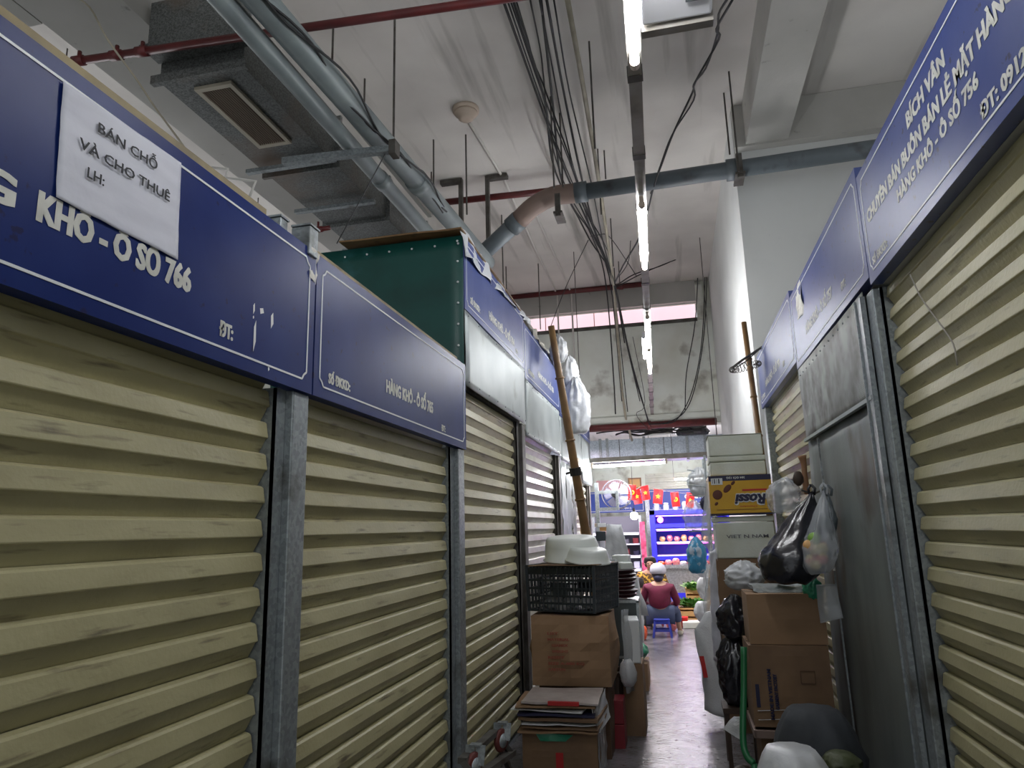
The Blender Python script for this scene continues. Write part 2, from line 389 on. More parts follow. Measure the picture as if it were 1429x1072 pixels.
def shutter(side, X, y0, y1, ztop, pitch, label, m='slat', zmin=0.0, phase=0.0):
    t = thing('rolling_shutter', label, 'shutter', (X, (y0 + y1) / 2, zmin))
    mbs = slat_mesh(side, X, y0, y1, pitch, m, y0)
    me = bpy.data.meshes.new('slat'); me.from_pydata(mbs.v, [], mbs.f); me.update(); me.materials.append(MATS[m])
    z = zmin + phase; i = 0; nx = 1 if side == 'L' else -1
    while z < ztop:
        o = bpy.data.objects.new('slat', me)
        put(o, t, (X + nx * .002 * math.sin(i * 2.1), random.uniform(-.003, .003), z)); z += pitch; i += 1
    obj('bottom_bar', MB().box((X - .012, y0, zmin), (X + .02, y1, zmin + max(phase, .02) - .001)), 'galv', t)
    # dark curtain backing inside
    # wavy rolled edge strips
    return t
def post(side, X, y0, y1, z1, label, depth=.09, rail=None, m='galv'):
    nx = 1 if side == 'L' else -1
    t = thing('steel_post', label, 'post', (X, (y0 + y1) / 2, 0))
    obj('tube', MB().box((min(X, X - nx * depth), y0, 0), (max(X, X - nx * depth), y1, z1)), m, t, bevel=.006)
    if rail:
        a, b = rail; Xr = X - nx * .03
        mb = MB().box((min(Xr, Xr - nx * .012), a, 0), (max(Xr, Xr - nx * .012), b, z1))
        mb.box((min(Xr, Xr - nx * .09), b if a > y1 - .001 else a, 0), (max(Xr, Xr - nx * .09), (b if a > y1 - .001 else a) + .006, z1))
        obj('guide_rail', mb, m, t)
    return t
XL = -1.30; XS = -1.40
# --- left row
s1 = sign('L', XL, .28, 2.325, 2.165, 2.73, 'blue', 'large dark blue signboard numbered 766 with a white notice taped on it')
ytext('L', s1, 'HÀNG', XL, .72, 1.075, 2.332, .068); ytext('L', s1, 'KHÔ - Ô SỐ 766', XL, 1.13, 1.625, 2.332, .068)
ytext('L', s1, 'ĐT:', XL, 1.765, 1.83, 2.245, .045)
mb = MB()
for (yy, zz, a, b) in ((1.93, 2.38, .008, .02), (1.97, 2.385, .02, .012), (2.035, 2.37, .014, .03), (1.94, 2.29, .012, .055), (2.03, 2.20, .008, .01), (1.93, 2.35, .006, .006)):
    mb.add([(XL + .0015, yy, zz - b), (XL + .0015, yy + a, zz - b * .3), (XL + .0015, yy + a * .7, zz + b), (XL + .0015, yy - a * .2, zz + b * .5)], [(0, 1, 2, 3)])
obj('paint_chip', mb, 'sign_white', s1, label='white chips in the blue paint')
s2 = sign('L', XL, 2.335, 4.33, 2.165, 2.73, 'blue', 'dark blue signboard numbered 765 left of the green metal box')
ytext('L', s2, 'Số ĐKKD:', XL, 2.45, 2.64, 2.235, .040); ytext('L', s2, 'HÀNG KHÔ - Ô SỐ 765', XL, 3.02, 3.68, 2.305, .060)
ytext('L', s2, 'ĐT:', XL, 3.83, 3.90, 2.225, .035)
s3 = sign('L', XL, 4.34, 6.28, 3.13, 3.66, 'blue_sheen', 'high blue signboard beside the green box with glare spots')
ytext('L', s3, 'Số ĐKKD:', XL, 4.47, 4.72, 3.21, .045); ytext('L', s3, 'HÀNG KHÔ - Ô SỐ 764', XL, 4.98, 5.85, 3.245, .065)
ytext('L', s3, 'ĐT:', XL, 5.9, 6.0, 3.2, .04)
s4 = sign('L', XL, 6.29, 8.30, 3.05, 3.60, 'blue_sheen', 'buckled blue signboard farther along, right of the one above the green box')
ytext('L', s4, 'Số ĐKKD:', XL, 6.45, 6.75, 3.13, .045); ytext('L', s4, 'HÀNG KHÔ - Ô SỐ 763', XL, 6.95, 7.9, 3.2, .06)
s5 = sign('L', XL, 8.31, 10.3, 3.0, 3.55, 'blue_sheen', 'blue signboard half hidden by white bags behind the bamboo pole')
s6 = sign('L', XL, 10.31, 11.4, 3.0, 3.5, 'blue_sheen', 'last blue signboard of the left row by the fan')
def panel(X, y0, y1, z0, z1, m, label, side='L', amp=.012, name='cladding_sheet', th=.01):
    t = thing(name, label, 'panel', (X, (y0 + y1) / 2, z0))
    nx = 1 if side == 'L' else -1
    mb = MB().grid((X, y0, z0), (X, y1, z0), (X, y0, z1), (X, y1, z1), 16, 10, amp, y0, (nx, 0, 0), 2.2, .004)
    obj('sheet', mb, m, t, smooth=True)
    mb = MB()
    for i in range(8):
        for zz in (z0 + .03, z1 - .03):
            y = y0 + .06 + (y1 - y0 - .12) * i / 7; mb.lathe((X + nx * .008, y, zz), [(.006, 0), (.005, .006)], 6, ax=(nx, 0, 0))
    obj('rivet', mb, 'galv', t); t.children[-1]['kind'] = 'stuff'
    return t
panel(XL - .005, 4.345, 6.28, 2.60, 3.125, 'galv_panel', 'pale galvanised panel under the high blue sign beside the green box')
panel(XL - .005, 6.29, 8.30, 2.50, 3.045, 'galv_panel', 'second pale galvanised panel, directly above the far shutter')
panel(XL - .005, 8.31, 10.3, 2.46, 2.995, 'galv_panel', 'third pale galvanised panel, behind the bamboo pole')
panel(XL - .005, 10.31, 11.4, 2.3, 2.995, 'galv_panel', 'last pale panel of the left row, above the fan bracket')
shutter('L', XS, .12, 2.155, 2.28, .112, 'cream rolling shutter under the sign 766, nearest on the left', phase=.03)
shutter('L', XS, 2.345, 4.12, 2.28, .112, 'cream rolling shutter under the sign 765', phase=.03)
shutter('L', XS, 4.34, 6.03, 2.62, .112, 'cream rolling shutter with violet reflections, under the high panel beside the green box', phase=.03)
shutter('L', XS, 6.29, 8.05, 2.52, .112, 'pale shiny rolling shutter at the far left, behind the basins and crate', 'slat_white', phase=.03)
shutter('L', XS, 9.6, 11.1, 2.4, .112, 'small far rolling shutter behind the leaning bamboo pole', 'slat_white', phase=.03)
post('L', XL - .015, 2.225, 2.335, 2.163, 'galvanised post between the two nearest left shutters', rail=(2.16, 2.223))
post('L', XL - .015, 4.205, 4.33, 2.163, 'galvanised post below the green box edge', rail=(4.125, 4.203))
post('L', XL - .015, 6.15, 6.28, 2.598, 'galvanised post left of the shiny far shutter', rail=(6.05, 6.148), m='steel')
post('L', XL - .015, 8.17, 8.29, 2.498, 'galvanised post behind the basins at the far end of the shiny shutter', rail=(8.08, 8.168), m='steel')
post('L', XL - .015, 11.12, 11.25, 2.298, 'last post of the left row beside the fan', rail=(11.05, 11.118), m='steel')
# wrinkled covering sheets between post 8.3 and far shutter
for i, (a, b) in enumerate(((8.32, 8.75), (8.76, 9.15), (9.16, 9.58))):
    o = obj('cladding_sheet', MB().grid((XL - .02, a, 0), (XL - .02, b, 0), (XL - .02, a, 2.45), (XL - .02, b, 2.45), 8, 24, .03, i + 3, (1, 0, 0), 4, .004), 'galv_panel', smooth=True)
    tag(o, ('crumpled silvery sheet next to the post right of the shiny far shutter', 'middle crumpled silvery sheet behind the bamboo pole', 'crumpled silvery sheet left of the small far shutter')[i], 'panel')
# stall bodies (dark interiors) so nothing shows through
for i, (a, b, z) in enumerate(((-.6, 2.33, 2.14), (2.34, 4.32, 2.14), (4.36, 6.27, 2.58), (6.28, 8.29, 2.48), (8.3, 11.3, 2.28))):
    struct('wall_stall', MB().box((-3.2, a, .0), (XS - .05, b - .01, z)), 'wall_grey', 'inner stall body', 'wall')
# green box on stall 764
gb = thing('green_box', 'dark green sheet metal side of the raised stall box, riveted', 'box', (-2.0, 4.34, 2.61))
obj('side_sheet', MB().grid((-2.75, 4.335, 2.6), (-1.31, 4.335, 2.6), (-2.75, 4.335, 3.66), (-1.31, 4.335, 3.66), 14, 10, .004, 3, (0, -1, 0), 2, .006), 'green_sheet', gb, smooth=True)
mb = MB()
for i in range(9): mb.lathe((-2.7 + i * .17, 4.325, 3.60), [(.009, 0), (.006, .006)], 6, ax=(0, -1, 0))
for i in range(7): mb.lathe((-1.345, 4.325, 2.72 + i * .15), [(.009, 0), (.006, .006)], 6, ax=(0, -1, 0))
o = obj('rivet', mb, 'sign_white', gb); o['kind'] = 'stuff'
obj('frame_box', MB().box((-2.75, 4.36, 2.61), (-1.36, 6.26, 3.62)).box((-1.36, 4.345, 2.6), (-1.312, 4.37, 3.65)), 'steel', gb)
obj('roof_board', MB().grid((-2.2, 4.25, 3.70), (-1.30, 4.27, 3.69), (-2.2, 6.2, 3.70), (-1.30, 6.2, 3.69), 10, 10, .012, 5, (0, 0, 1), 2, .012), 'bamboo', gb)
# plastic film crumpled over top edge of high signs
def film(name, label, pts0, pts1, m, amp, seed, cat='plastic sheet', nu=24, nv=8):
    o = obj(name, MB().grid(pts0[0], pts0[1], pts1[0], pts1[1], nu, nv, amp, seed, None, 6, .003), m, smooth=True); return tag(o, label, cat)
film('plastic_film', 'silvery crumpled film folded over the top of the high sign beside the green box', ((XL + .015, 4.30, 3.50), (XL + .012, 6.6, 3.66)), ((XL - .03, 4.30, 3.72), (XL - .03, 6.6, 3.74)), 'white_bag', .035, 1)
film('plastic_film', 'grey crumpled film along the top of the buckled sign', ((XL + .02, 6.5, 3.6), (XL + .02, 8.8, 3.52)), ((XL - .08, 6.5, 3.78), (XL - .08, 8.8, 3.72)), 'rope', .06, 2)
# sign top details left
tr = obj('timber_strip', MB().bar((XL - .035, .28, 2.748), (XL - .035, 2.0, 2.748), .04, .032), 'timber'); tag(tr, 'yellowish timber strip along the top of the sign 766', 'timber')
tr = obj('timber_strip', MB().bar((XL - .035, 2.36, 2.744), (XL - .035, 4.2, 2.744), .04, .024), 'timber'); tag(tr, 'timber strip along the top of the sign 765', 'timber')
b = thing('junction_box', 'small pale grey box on top edge at the end of the sign 766', 'box', (XL - .05, 2.30, 2.75))
obj('case', MB().box((XL - .07, 2.255, 2.70), (XL + .010, 2.32, 2.815)), 'galv', b, bevel=.004); obj('lid', MB().box((XL - .07, 2.25, 2.816), (XL + .014, 2.325, 2.823)), 'galv', b)
b = thing('junction_box', 'second small pale box, just left of the other on the sign 766', 'box', (XL - .07, 2.16, 2.735))
obj('case', MB().box((XL - .09, 2.13, 2.735), (XL - .04, 2.18, 2.80)), 'galv', b, bevel=.004); obj('lid', MB().box((XL - .092, 2.125, 2.801), (XL - .036, 2.185, 2.808)), 'galv', b)
o = obj('torn_tape', MB().grid((XL + .004, 2.27, 2.62), (XL + .004, 2.34, 2.6), (XL + .004, 2.27, 2.73), (XL + .004, 2.34, 2.73), 5, 6, .02, 4, (1, 0, 0), 14, .002), 'scribble'); tag(o, 'scrap of torn brown tape at the corner between the signs 766 and 765', 'tape')
# notice paper
pp = thing('paper_notice', 'creased white paper notice for sale or rent taped on the blue sign 766', 'notice', (XL, 1.35, 2.4))
obj('sheet', MB().grid((XL + .006, 1.165, 2.40), (XL + .006, 1.56, 2.405), (XL + .006, 1.15, 2.68), (XL + .006, 1.545, 2.69), 26, 30, .0022, 4, (1, 0, 0), 14, .001), 'paper', pp, smooth=True)
for s_, a, b_, z, c in (('BÁN CHỖ', 1.252, 1.45, 2.612, .026), ('VÀ CHO THUÊ', 1.205, 1.505, 2.545, .026), ('LH:', 1.235, 1.285, 2.485, .026)):
    text(s_, (XL + .0115, a, z), (0, 1, .02), (0, 0, 1), b_ - a, c, 'ink', pp, ext=.0006, bold=.008)

# --- right row
XR = .92; XRS = 1.02
r1 = sign('R', XR, 3.27, 3.27, 0, 0, 'blue_sheen', 'x') if False else None
def rsign(y0, y1, z0, z1, label):
    return sign('R', XR, y0, y1, z0, z1, 'blue_sheen', label)
r1 = rsign(1.15, 3.25, 2.68, 3.20, 'large blue signboard numbered 756 above the near right shutter')
ytext('R', r1, 'BÍCH VÂN', XR, 2.56, 2.19, 3.04, .058); ytext('R', r1, 'CHUYÊN BÁN BUÔN BÁN LẺ MẶT HÀNG', XR, 3.16, 1.76, 2.935, .058)
ytext('R', r1, 'HÀNG KHÔ - Ô SỐ 756', XR, 2.76, 2.01, 2.845, .050); ytext('R', r1, 'ĐT: 091261', XR, 2.03, 1.70, 2.745, .045)
ytext('R', r1, 'Số ĐKKD:', XR, 3.17, 2.95, 2.745, .035)
r2 = rsign(3.26, 5.21, 2.72, 3.26, 'scuffed blue signboard numbered 757 above the grey metal sheet')
ytext('R', r2, 'HÀNG KHÔ - Ô SỐ 757', XR, 4.75, 3.95, 2.86, .06); ytext('R', r2, 'ĐT:', XR, 3.75, 3.65, 2.82, .04)
tp = obj('torn_notice', MB().grid((XR - .006, 4.98, 3.02), (XR - .006, 4.72, 3.0), (XR - .006, 4.95, 3.23), (XR - .006, 4.75, 3.24), 8, 8, .015, 7, (-1, 0, 0), 9, .002), 'scribble'); tag(tp, 'torn remains of a yellowed notice on the sign 757', 'notice')
r3 = rsign(5.22, 7.36, 2.78, 3.32, 'farthest blue signboard of the right row, beside the white pier')
ytext('R', r3, 'HÀNG KHÔ - Ô SỐ 758', XR, 6.9, 5.95, 2.92, .06); ytext('R', r3, 'ĐT:', XR, 5.8, 5.7, 2.87, .04); ytext('R', r3, 'Số ĐKKD:', XR, 7.25, 6.98, 2.85, .04)
# underside soffits of the signs
for a, b_, z in ((1.15, 3.25, 2.68), (3.26, 5.21, 2.72), (5.22, 7.36, 2.78)):
    struct('trim_soffit', MB().box((XR + .052, a, z - .0), (XR + .9, b_, z + .03)), 'wall_grey', 'soffit board behind the sign', 'trim')
struct('wall_stall', MB().box((XRS + .06, 0.0, .0), (3, 7.4, 2.67)), 'wall_grey', 'inner stall body on the right', 'wall')
shutter('R', XRS, -.2, 3.28, 2.70, .102, 'cream rolling shutter at the near right under the sign 756', phase=.03)
shutter('R', XRS, 5.25, 7.20, 2.76, .102, 'cream rolling shutter at the far right behind the cartons', phase=.03)
post('R', XR + .015, 3.30, 3.40, 2.678, 'narrow galvanised post between the right shutter and the metal sheet', rail=(3.285, 3.299))
post('R', XR + .015, 7.22, 7.36, 2.775, 'end post of the right row beside the white pier and bamboo')
ms = thing('metal_sheet', 'large weathered grey metal sheet closing the stall 757', 'sheet', (XR, 4.3, 0))
obj('perforated_sheet', MB().grid((XR + .004, 3.41, 2.20), (XR + .004, 5.20, 2.20), (XR + .004, 3.41, 2.70), (XR + .004, 5.20, 2.715), 16, 8, .006, 1, (-1, 0, 0), 2, .004), 'perforated', ms, smooth=True, label='upper perforated part')
obj('plain_sheet', MB().grid((XR + .02, 3.41, 0.0), (XR + .02, 5.25, 0.0), (XR + .02, 3.41, 2.23), (XR + .02, 5.22, 2.23), 16, 16, .012, 2, (-1, 0, 0), 1.6, .004), 'sheet_metal', ms, smooth=True, label='lower plain part')
obj('lap_edge', MB().bar((XR - .004, 3.42, 2.20), (XR - .004, 5.18, 2.205), .022, .02), 'galv_panel', ms)
obj('edge_channel', MB().box((XR - .012, 3.40, 0), (XR + .01, 3.50, 2.675)).box((XR - .02, 3.478, 0), (XR - .01, 3.486, 2.675)), 'galv', ms)
obj('seam', MB().bar((XR + .004, 4.72, .05), (XR + .004, 4.80, 2.18), .012, .010), 'galv', ms)
mb = MB()
for i in range(14): mb.lathe((XR + .0, 3.56 + i * .12, 2.66), [(.006, 0), (.004, .006)], 6, ax=(-1, 0, 0))
o = obj('rivet', mb, 'galv', ms); o['kind'] = 'stuff'
# ================================================================ OVERHEAD SERVICES
def TX(y): return .035 - .0262 * y
ZT = 3.72
tk = thing('light_trunking', 'long grey steel trunking carrying the row of ceiling tubes down the aisle', 'trunking', (TX(5), 6, ZT))
mb = MB().bar((TX(.2), .2, ZT), (TX(13.2), 13.2, ZT), .062, .05); obj('channel', mb, 'trunk', tk)
multi('clip', [MB().bar((TX(y) - .036, y, ZT), (TX(y) + .036, y, ZT), .05, .058) for y in (2.95 + i * .72 for i in range(14))], 'steel', tk)
def tube_light(p0, p1, label, group='tubes'):
    p0 = Vector(p0); p1 = Vector(p1); t = thing('tube_light', label, 'light', tuple((p0 + p1) / 2)); d = (p1 - p0).normalized()
    obj('tube', MB().tube([p0 + d * .03, p1 - d * .03], .019, 12), 'tube', t, smooth=True)
    for a, s_ in ((p0, 1), (p1, -1)): obj('holder', MB().tube([a, a + d * .035 * s_], .021, 10).bar(a + d * .015 * s_, a + d * .015 * s_ + Vector((0, 0, .055)), .025, .03), 'cream', t)
    return t
for i, (a, b_) in enumerate(((-1.3, -.1), (1.55, 2.78), (4.14, 5.30), (6.6, 7.82), (7.92, 9.2))):  # first one unseen, row continued behind the viewer to light the near shutters
    tube_light((TX(a), a, ZT - .085), (TX(b_), b_, ZT - .085),
               ('unseen tube light added above and behind the viewer', 'nearest glowing tube on the trunking beside the white box', 'second glowing tube, in front of the grey drain pipe', 'third glowing tube, before the far wall', 'farthest and lowest glowing tube on the trunking')[i])
bt = PY(866, 455, 9.0)
o = tube_light(PY(898, 470, 7.95), PY(900, 500, 9.1), 'short dim side tube beside the third glowing tube')
o.children[0].data.materials[0] = MATS['white_plastic']
# lamp across the aisle at the far opening
ct = thing('light_trunking', 'grey trunking crossing the aisle under the silver duct', 'trunking', (-.4, 11.2, 2.68))
obj('channel', MB().bar((-1.5, 11.22, 2.70), (.75, 11.22, 2.72), .09, .07), 'trunk', ct)
tube_light((-1.28, 11.2, 2.60), (-.08, 11.2, 2.62), 'bright tube crossing the aisle under the silver duct')
tube_light((-.02, 17.5, 2.74), (1.15, 17.5, 2.74), 'far small tube above the blue stall sign')
for i, (x, y) in enumerate(((-2.2, 16.0), (-.6, 16.0), (.45, 16.0))): tube_light((x, y, 3.3), (x + 1.2, y, 3.3), ('left added tube, unseen behind the silver duct', 'middle added tube, unseen behind the silver duct', 'right added tube, unseen behind the silver duct')[i])  # unseen tubes added to brighten the space beyond the far wall
for x_, y_, z_, zc, lb in ((.0, 17.5, 2.78, 3.95, 'left rod of the far small tube'), (1.1, 17.5, 2.78, 3.95, 'right rod of the far small tube'), (-1.4, 11.22, 2.735, CZ, 'left rod of the trunking across the aisle'), (.7, 11.22, 2.755, CZ, 'right rod of the trunking across the aisle'),
                          (-2.1, 16.0, 3.36, 3.95, 'rod of the left added tube'), (-.5, 16.0, 3.36, 3.95, 'rod of the middle added tube'), (.55, 16.0, 3.36, 3.95, 'rod of the right added tube')):
    tag(obj('hanger_rod', MB().tube([(x_, y_, z_ - .02), (x_, y_, zc)], .007, 6), 'steel'), lb, 'rod')
for k, x_ in enumerate((-2.0, -.2)):  # unseen tubes added to lighten the end wall
    tube_light((x_, 20.4, 3.72), (x_ + 1.2, 20.4, 3.72), ('left', 'right')[k] + ' added tube, unseen above the far stall fronts'); tag(obj('hanger_rod', MB().tube([(x_ + .6, 20.4, 3.72), (x_ + .6, 20.4, 3.95)], .007, 6), 'steel'), ('left', 'right')[k] + ' short rod of the added tubes above the far stall fronts', 'rod')
for k, (x_, y_) in enumerate(((-5.4, 4.2), (-5.4, 7.4), (-5.4, 10.6))):  # unseen tubes added to brighten the ceiling left of the duct beam
    tube_light((x_, y_, 4.3), (x_, y_ + 1.2, 4.3), ('nearest', 'middle', 'farthest')[k] + ' added tube over the neighbouring aisle, unseen behind the left row')
    tag(obj('hanger_rod', MB().tube([(x_, y_ + .6, 4.3), (x_, y_ + .6, CZ)], .007, 6), 'steel'), ('nearest', 'middle', 'farthest')[k] + ' rod of the added tubes over the neighbouring aisle', 'rod')
# white box by the first tube
wb = thing('control_box', 'white plastic box with a blue label hanging beside the nearest tube', 'box', (.13, 2.42, 3.52))
X0, X1 = .005, .268
obj('case', MB().add([(X0, 2.12, 3.70), (X1, 2.12, 3.70), (X1, 2.42, 3.545), (X0, 2.42, 3.545), (X0, 2.12, 3.80), (X1, 2.12, 3.80), (X1, 2.42, 3.80), (X0, 2.42, 3.80)],
    [(0, 3, 2, 1), (4, 5, 6, 7), (0, 1, 5, 4), (1, 2, 6, 5), (2, 3, 7, 6), (3, 0, 4, 7)]), 'white_plastic', wb, bevel=.01)
obj('back_plate', MB().box((X0 - .004, 2.43, 3.53), (X1 + .004, 2.47, 3.82)), 'trunk', wb)
N = Vector((0, -.155, -.30)).normalized()
c0 = Vector((.17, 2.36, 3.571)); U = Vector((1, 0, 0)); V = Vector((0, -.30, .155)).normalized()
q = [c0 + U * a + V * b_ + N * k for k in (0.0, .004) for a, b_ in ((0, 0), (.075, 0), (.075, .035), (0, .035))]
obj('label_plate', MB().add(q, [(0, 1, 2, 3), (7, 6, 5, 4), (0, 4, 5, 1), (1, 5, 6, 2), (2, 6, 7, 3), (3, 7, 4, 0)]), 'pipe_light', wb, label='small blue grey label')
obj('wire_loop', MB().tube([(X1, 2.36, 3.60), (X1 + .03, 2.34, 3.63), (X1 + .035, 2.31, 3.66), (X1, 2.30, 3.66)], .003, 6), 'white_plastic', wb)
# smoke detector
dp = PZ(650, 152, CZ)
sd = thing('smoke_detector', 'round cream smoke detector on the ceiling', 'detector', (dp.x, dp.y, CZ - .14))
obj('base', MB().lathe((dp.x, dp.y, CZ), [(.15, 0), (.15, -.035), (.13, -.045)], 28), 'cream', sd, smooth=True)
obj('cover', MB().lathe((dp.x, dp.y, CZ), [(.13, -.046), (.125, -.07), (.09, -.10), (.085, -.125), (.04, -.14), (.01, -.14)], 28), 'cream', sd, smooth=True)
# ceiling conduits
def cpath(pts, r, m, name, label, cat, n=8, group=None, sm=True):
    o = obj(name, MB().tube(pts, r, n), m, smooth=sm); return tag(o, label, cat, group)
def Cc(px, py, z=CZ - .02): return PZ(px, py, z)
cpath([Cc(655, 172), Cc(703, 250), Cc(745, 345), Cc(772, 400)] + [Vector((Cc(772, 400).x, YW - .14, CZ - .03)), Vector((Cc(772, 400).x, YW - .14, 4.2))], .018, 'conduit_w', 'conduit', 'white conduit on the ceiling starting at the smoke detector', 'conduit')
p = Cc(792, 397)
cpath([Cc(735, 270), Cc(749, 303), p, Vector((p.x, YW - .14, CZ - .03)), Vector((p.x, YW - .14, 3.8))], .018, 'conduit_w', 'conduit', 'second white conduit, parallel and right of the one from the detector', 'conduit')
# hanging cream conduit of the cable run
cpath([PY(792, 0, 4.6), PY(812, 110, 5.6), PY(828, 205, 6.9), PY(840, 280, 8.1), PY(850, 350, 9.4), PY(857, 402, 10.4), PY(862, 470, 12), PY(868, 545, 13.2), PY(873, 582, 13.3), PY(882, 615, 13.9)], .022, 'conduit', 'conduit', 'long sagging cream conduit hanging beside the black cables', 'conduit')
# cables
def smooth_path(pts, k=5, sag=0):
    out = []
    P = [Vector(p) for p in pts]; P = [P[0] * 2 - P[1]] + P + [P[-1] * 2 - P[-2]]
    for i in range(1, len(P) - 2):
        for j in range(k):
            t = j / k; a, b, c, d = P[i - 1:i + 3]
            out.append(.5 * ((2 * b) + (c - a) * t + (2 * a - 5 * b + 4 * c - d) * t * t + (3 * b - a - 3 * c + d) * t ** 3))
    out.append(P[-2]); return out
cabs = [[(702, 0), (745, 120), (785, 230), (820, 310), (855, 392), (880, 500), (905, 590)],
        [(708, 0), (752, 130), (790, 235), (825, 312), (858, 396), (872, 470), (893, 560)],
        [(712, 0), (757, 130), (800, 240), (828, 330), (856, 388), (884, 520), (908, 596)],
        [(716, 0), (760, 140), (775, 240), (815, 318), (850, 385), (868, 560)],
        [(740, 0), (756, 80), (766, 150), (790, 240), (822, 310), (854, 390), (876, 575)],
        [(753, 0), (770, 90), (790, 190), (805, 250), (830, 320), (857, 396)],
        [(763, 0), (785, 120), (812, 250), (835, 340), (856, 392), (872, 480)],
        [(773, 0), (795, 130), (826, 260), (842, 340), (858, 398)],
        [(720, 0), (748, 90), (795, 220), (806, 252), (821, 300), (838, 330), (848, 350)],
        [(755, 0), (772, 150), (782, 245), (800, 290), (826, 330), (846, 400), (860, 580)]]
dep = [4.6, 6.0, 7.4, 8.8, 10.2, 12.0, 13.2]
for i, c in enumerate(cabs):
    n = len(c); ds = [dep[min(6, int(round(k * (6 if c[-1][1] > 450 else 4) / (n - 1))))] for k in range(n)]
    pts = [Vector((p.x, min(p.y, 13.3), min(p.z, CZ - .02))) for p in smooth_path([PY(x, y, d + i * .03) for (x, y), d in zip(c, ds)], 5)]
    cpath(pts, (.012 if i % 3 == 0 else .008), 'cable', 'cable', ('thick leftmost cable of the drooping bundle, down to the wall edge', 'second cable from the left of the drooping bundle', 'third cable from the left of the drooping bundle', 'thicker cable of the bundle splitting left above the knot', 'cable starting apart left of the middle gap at the top', 'short cable of the bundle ending at the knot', 'thick right cable of the bundle crossing the drain pipe', 'rightmost cable of the drooping bundle', 'stray cable ending left of the knot', 'cable dropping thin and straight down the far wall')[i], 'cable', 6, 'black cables of the overhead bundle')
rc = [[(1022, 0), (1000, 40), (1003, 55), (970, 115), (966, 130), (940, 185), (925, 225), (912, 262), (905, 290), (893, 330), (870, 370), (858, 395)],
      [(1018, -6), (1003, 20), (1001, 48), (985, 95), (968, 118), (968, 140), (938, 188), (922, 230), (908, 270)]]
for i, c in enumerate(rc):
    ds = [4.4 + (8.9 - 4.4) * k / (len(c) - 1) for k in range(len(c))]
    cpath(smooth_path([PY(x, y, d) for (x, y), d in zip(c, ds)], 4), .010, 'cable', 'cable', ('long twisted black cable coming down from the white box side', 'second strand twisted round the long right cable')[i], 'cable', 6)
more = [[(858, 400), (885, 383), (920, 372), (955, 357), (985, 348)], [(858, 402), (900, 380), (955, 358), (984, 349)],
        [(985, 348), (986, 400), (982, 470), (970, 540), (955, 575), (930, 590), (905, 592)], [(985, 350), (980, 470), (966, 545), (945, 585), (925, 592)],
        [(975, 356), (970, 450), (958, 520), (956, 572)], [(821, 335), (790, 400), (765, 465)], [(824, 330), (835, 328), (850, 330), (875, 365), (888, 385)],
        [(880, 336), (878, 360), (872, 375), (860, 390)], [(883, 470), (900, 560), (888, 578), (905, 600)]]
for i, c in enumerate(more):
    ds = [10.6 + (2.6 * k / (len(c) - 1) if i in (0, 1) else 0) if i not in (2, 3, 4, 8) else 13.2 for k in range(len(c))]
    cpath(smooth_path([PY(x, y, d) for (x, y), d in zip(c, ds)], 5), .010 if i < 5 else .006, 'cable', 'cable',
          ['black cable running right from the knot to the pier corner', 'lower twin of the cable running right to the pier corner', 'thick cable hanging down beside the white pier', 'inner cable hanging down beside the white pier',
           'thin vertical cable left of the white pier', 'thin wire slanting down left to the bamboo tip', 'looping thin wire arching over the cable bundle', 'short loop of wire left of the second tube', 'cable curving down over the lower wall edge'][i], 'cable', 6)
# tangle above the silver duct
for i in range(7):
    a = random.uniform(-1.6, -.9); b_ = random.uniform(.0, .8)
    pts = [Vector((a + (b_ - a) * k / 8, 13.75 + .1 * math.sin(i), 3.42 + .1 * noise.noise(Vector((k * .6, i * 3.7, 0))) + .02 * i)) for k in range(9)]
    cpath(smooth_path(pts, 3), .016, 'cable', 'cable', ('lowest', 'second lowest', 'third lowest', 'middle', 'third highest', 'second highest', 'highest')[i] + ' black cable in the tangle on the silver duct', 'cable', 6, 'black cables on the silver duct')
# rods
RODL = ['left of the two long rods, holding the pipe bracket end', 'rod just right of the duct end under the red pipe', 'short rod behind the thicker pale pipe', 'rod left of the angle steel hangers', 'tall rod between the two angle steel hangers', 'long rod beside the cream conduit near the first tube', 'rod crossing the cable bundle above the drain pipe elbow', 'rod just right of the one crossing the cable bundle', 'rod beside the cream conduit above the drain pipe', 'short rod right of the cream conduit above the drain pipe', 'right rod of the pair holding the drain pipe by the pier', 'left rod of the pair holding the drain pipe by the pier', 'rod between the two white ceiling conduits and the elbow', 'small rod left, behind the high sign edge', 'tall rod near the second tube behind the drain pipe', 'small rod by the knot of the black cables', 'smaller rod left of the knot rod', 'rod at the left corner of the duct end', 'leftmost rod carrying the red pipe end', 'thin rod behind the sprinkler pipe left of the hangers', 'twin thin rod beside the tall one of the hangers', 'rod in front of the first white ceiling conduit']
rods = [(551, 15, 551, 205), (465, 40, 463, 95), (509, 110, 509, 150), (605, 195, 606, 285), (650, 188, 648, 300), (822, 58, 826, 208), (768, 135, 774, 262), (781, 158, 781, 262),
        (834, 208, 835, 300), (843, 210, 844, 250), (1017, 100, 1028, 240), (1010, 130, 1022, 215), (751, 368, 751, 460), (706, 372, 706, 425), (852, 305, 855, 372), (863, 365, 866, 396), (857, 374, 858, 400),
        (243, -60, 227, 52), (147, -90, 135, 78), (587, 240, 587, 290), (602, 240, 602, 300), (700, 300, 701, 400)]
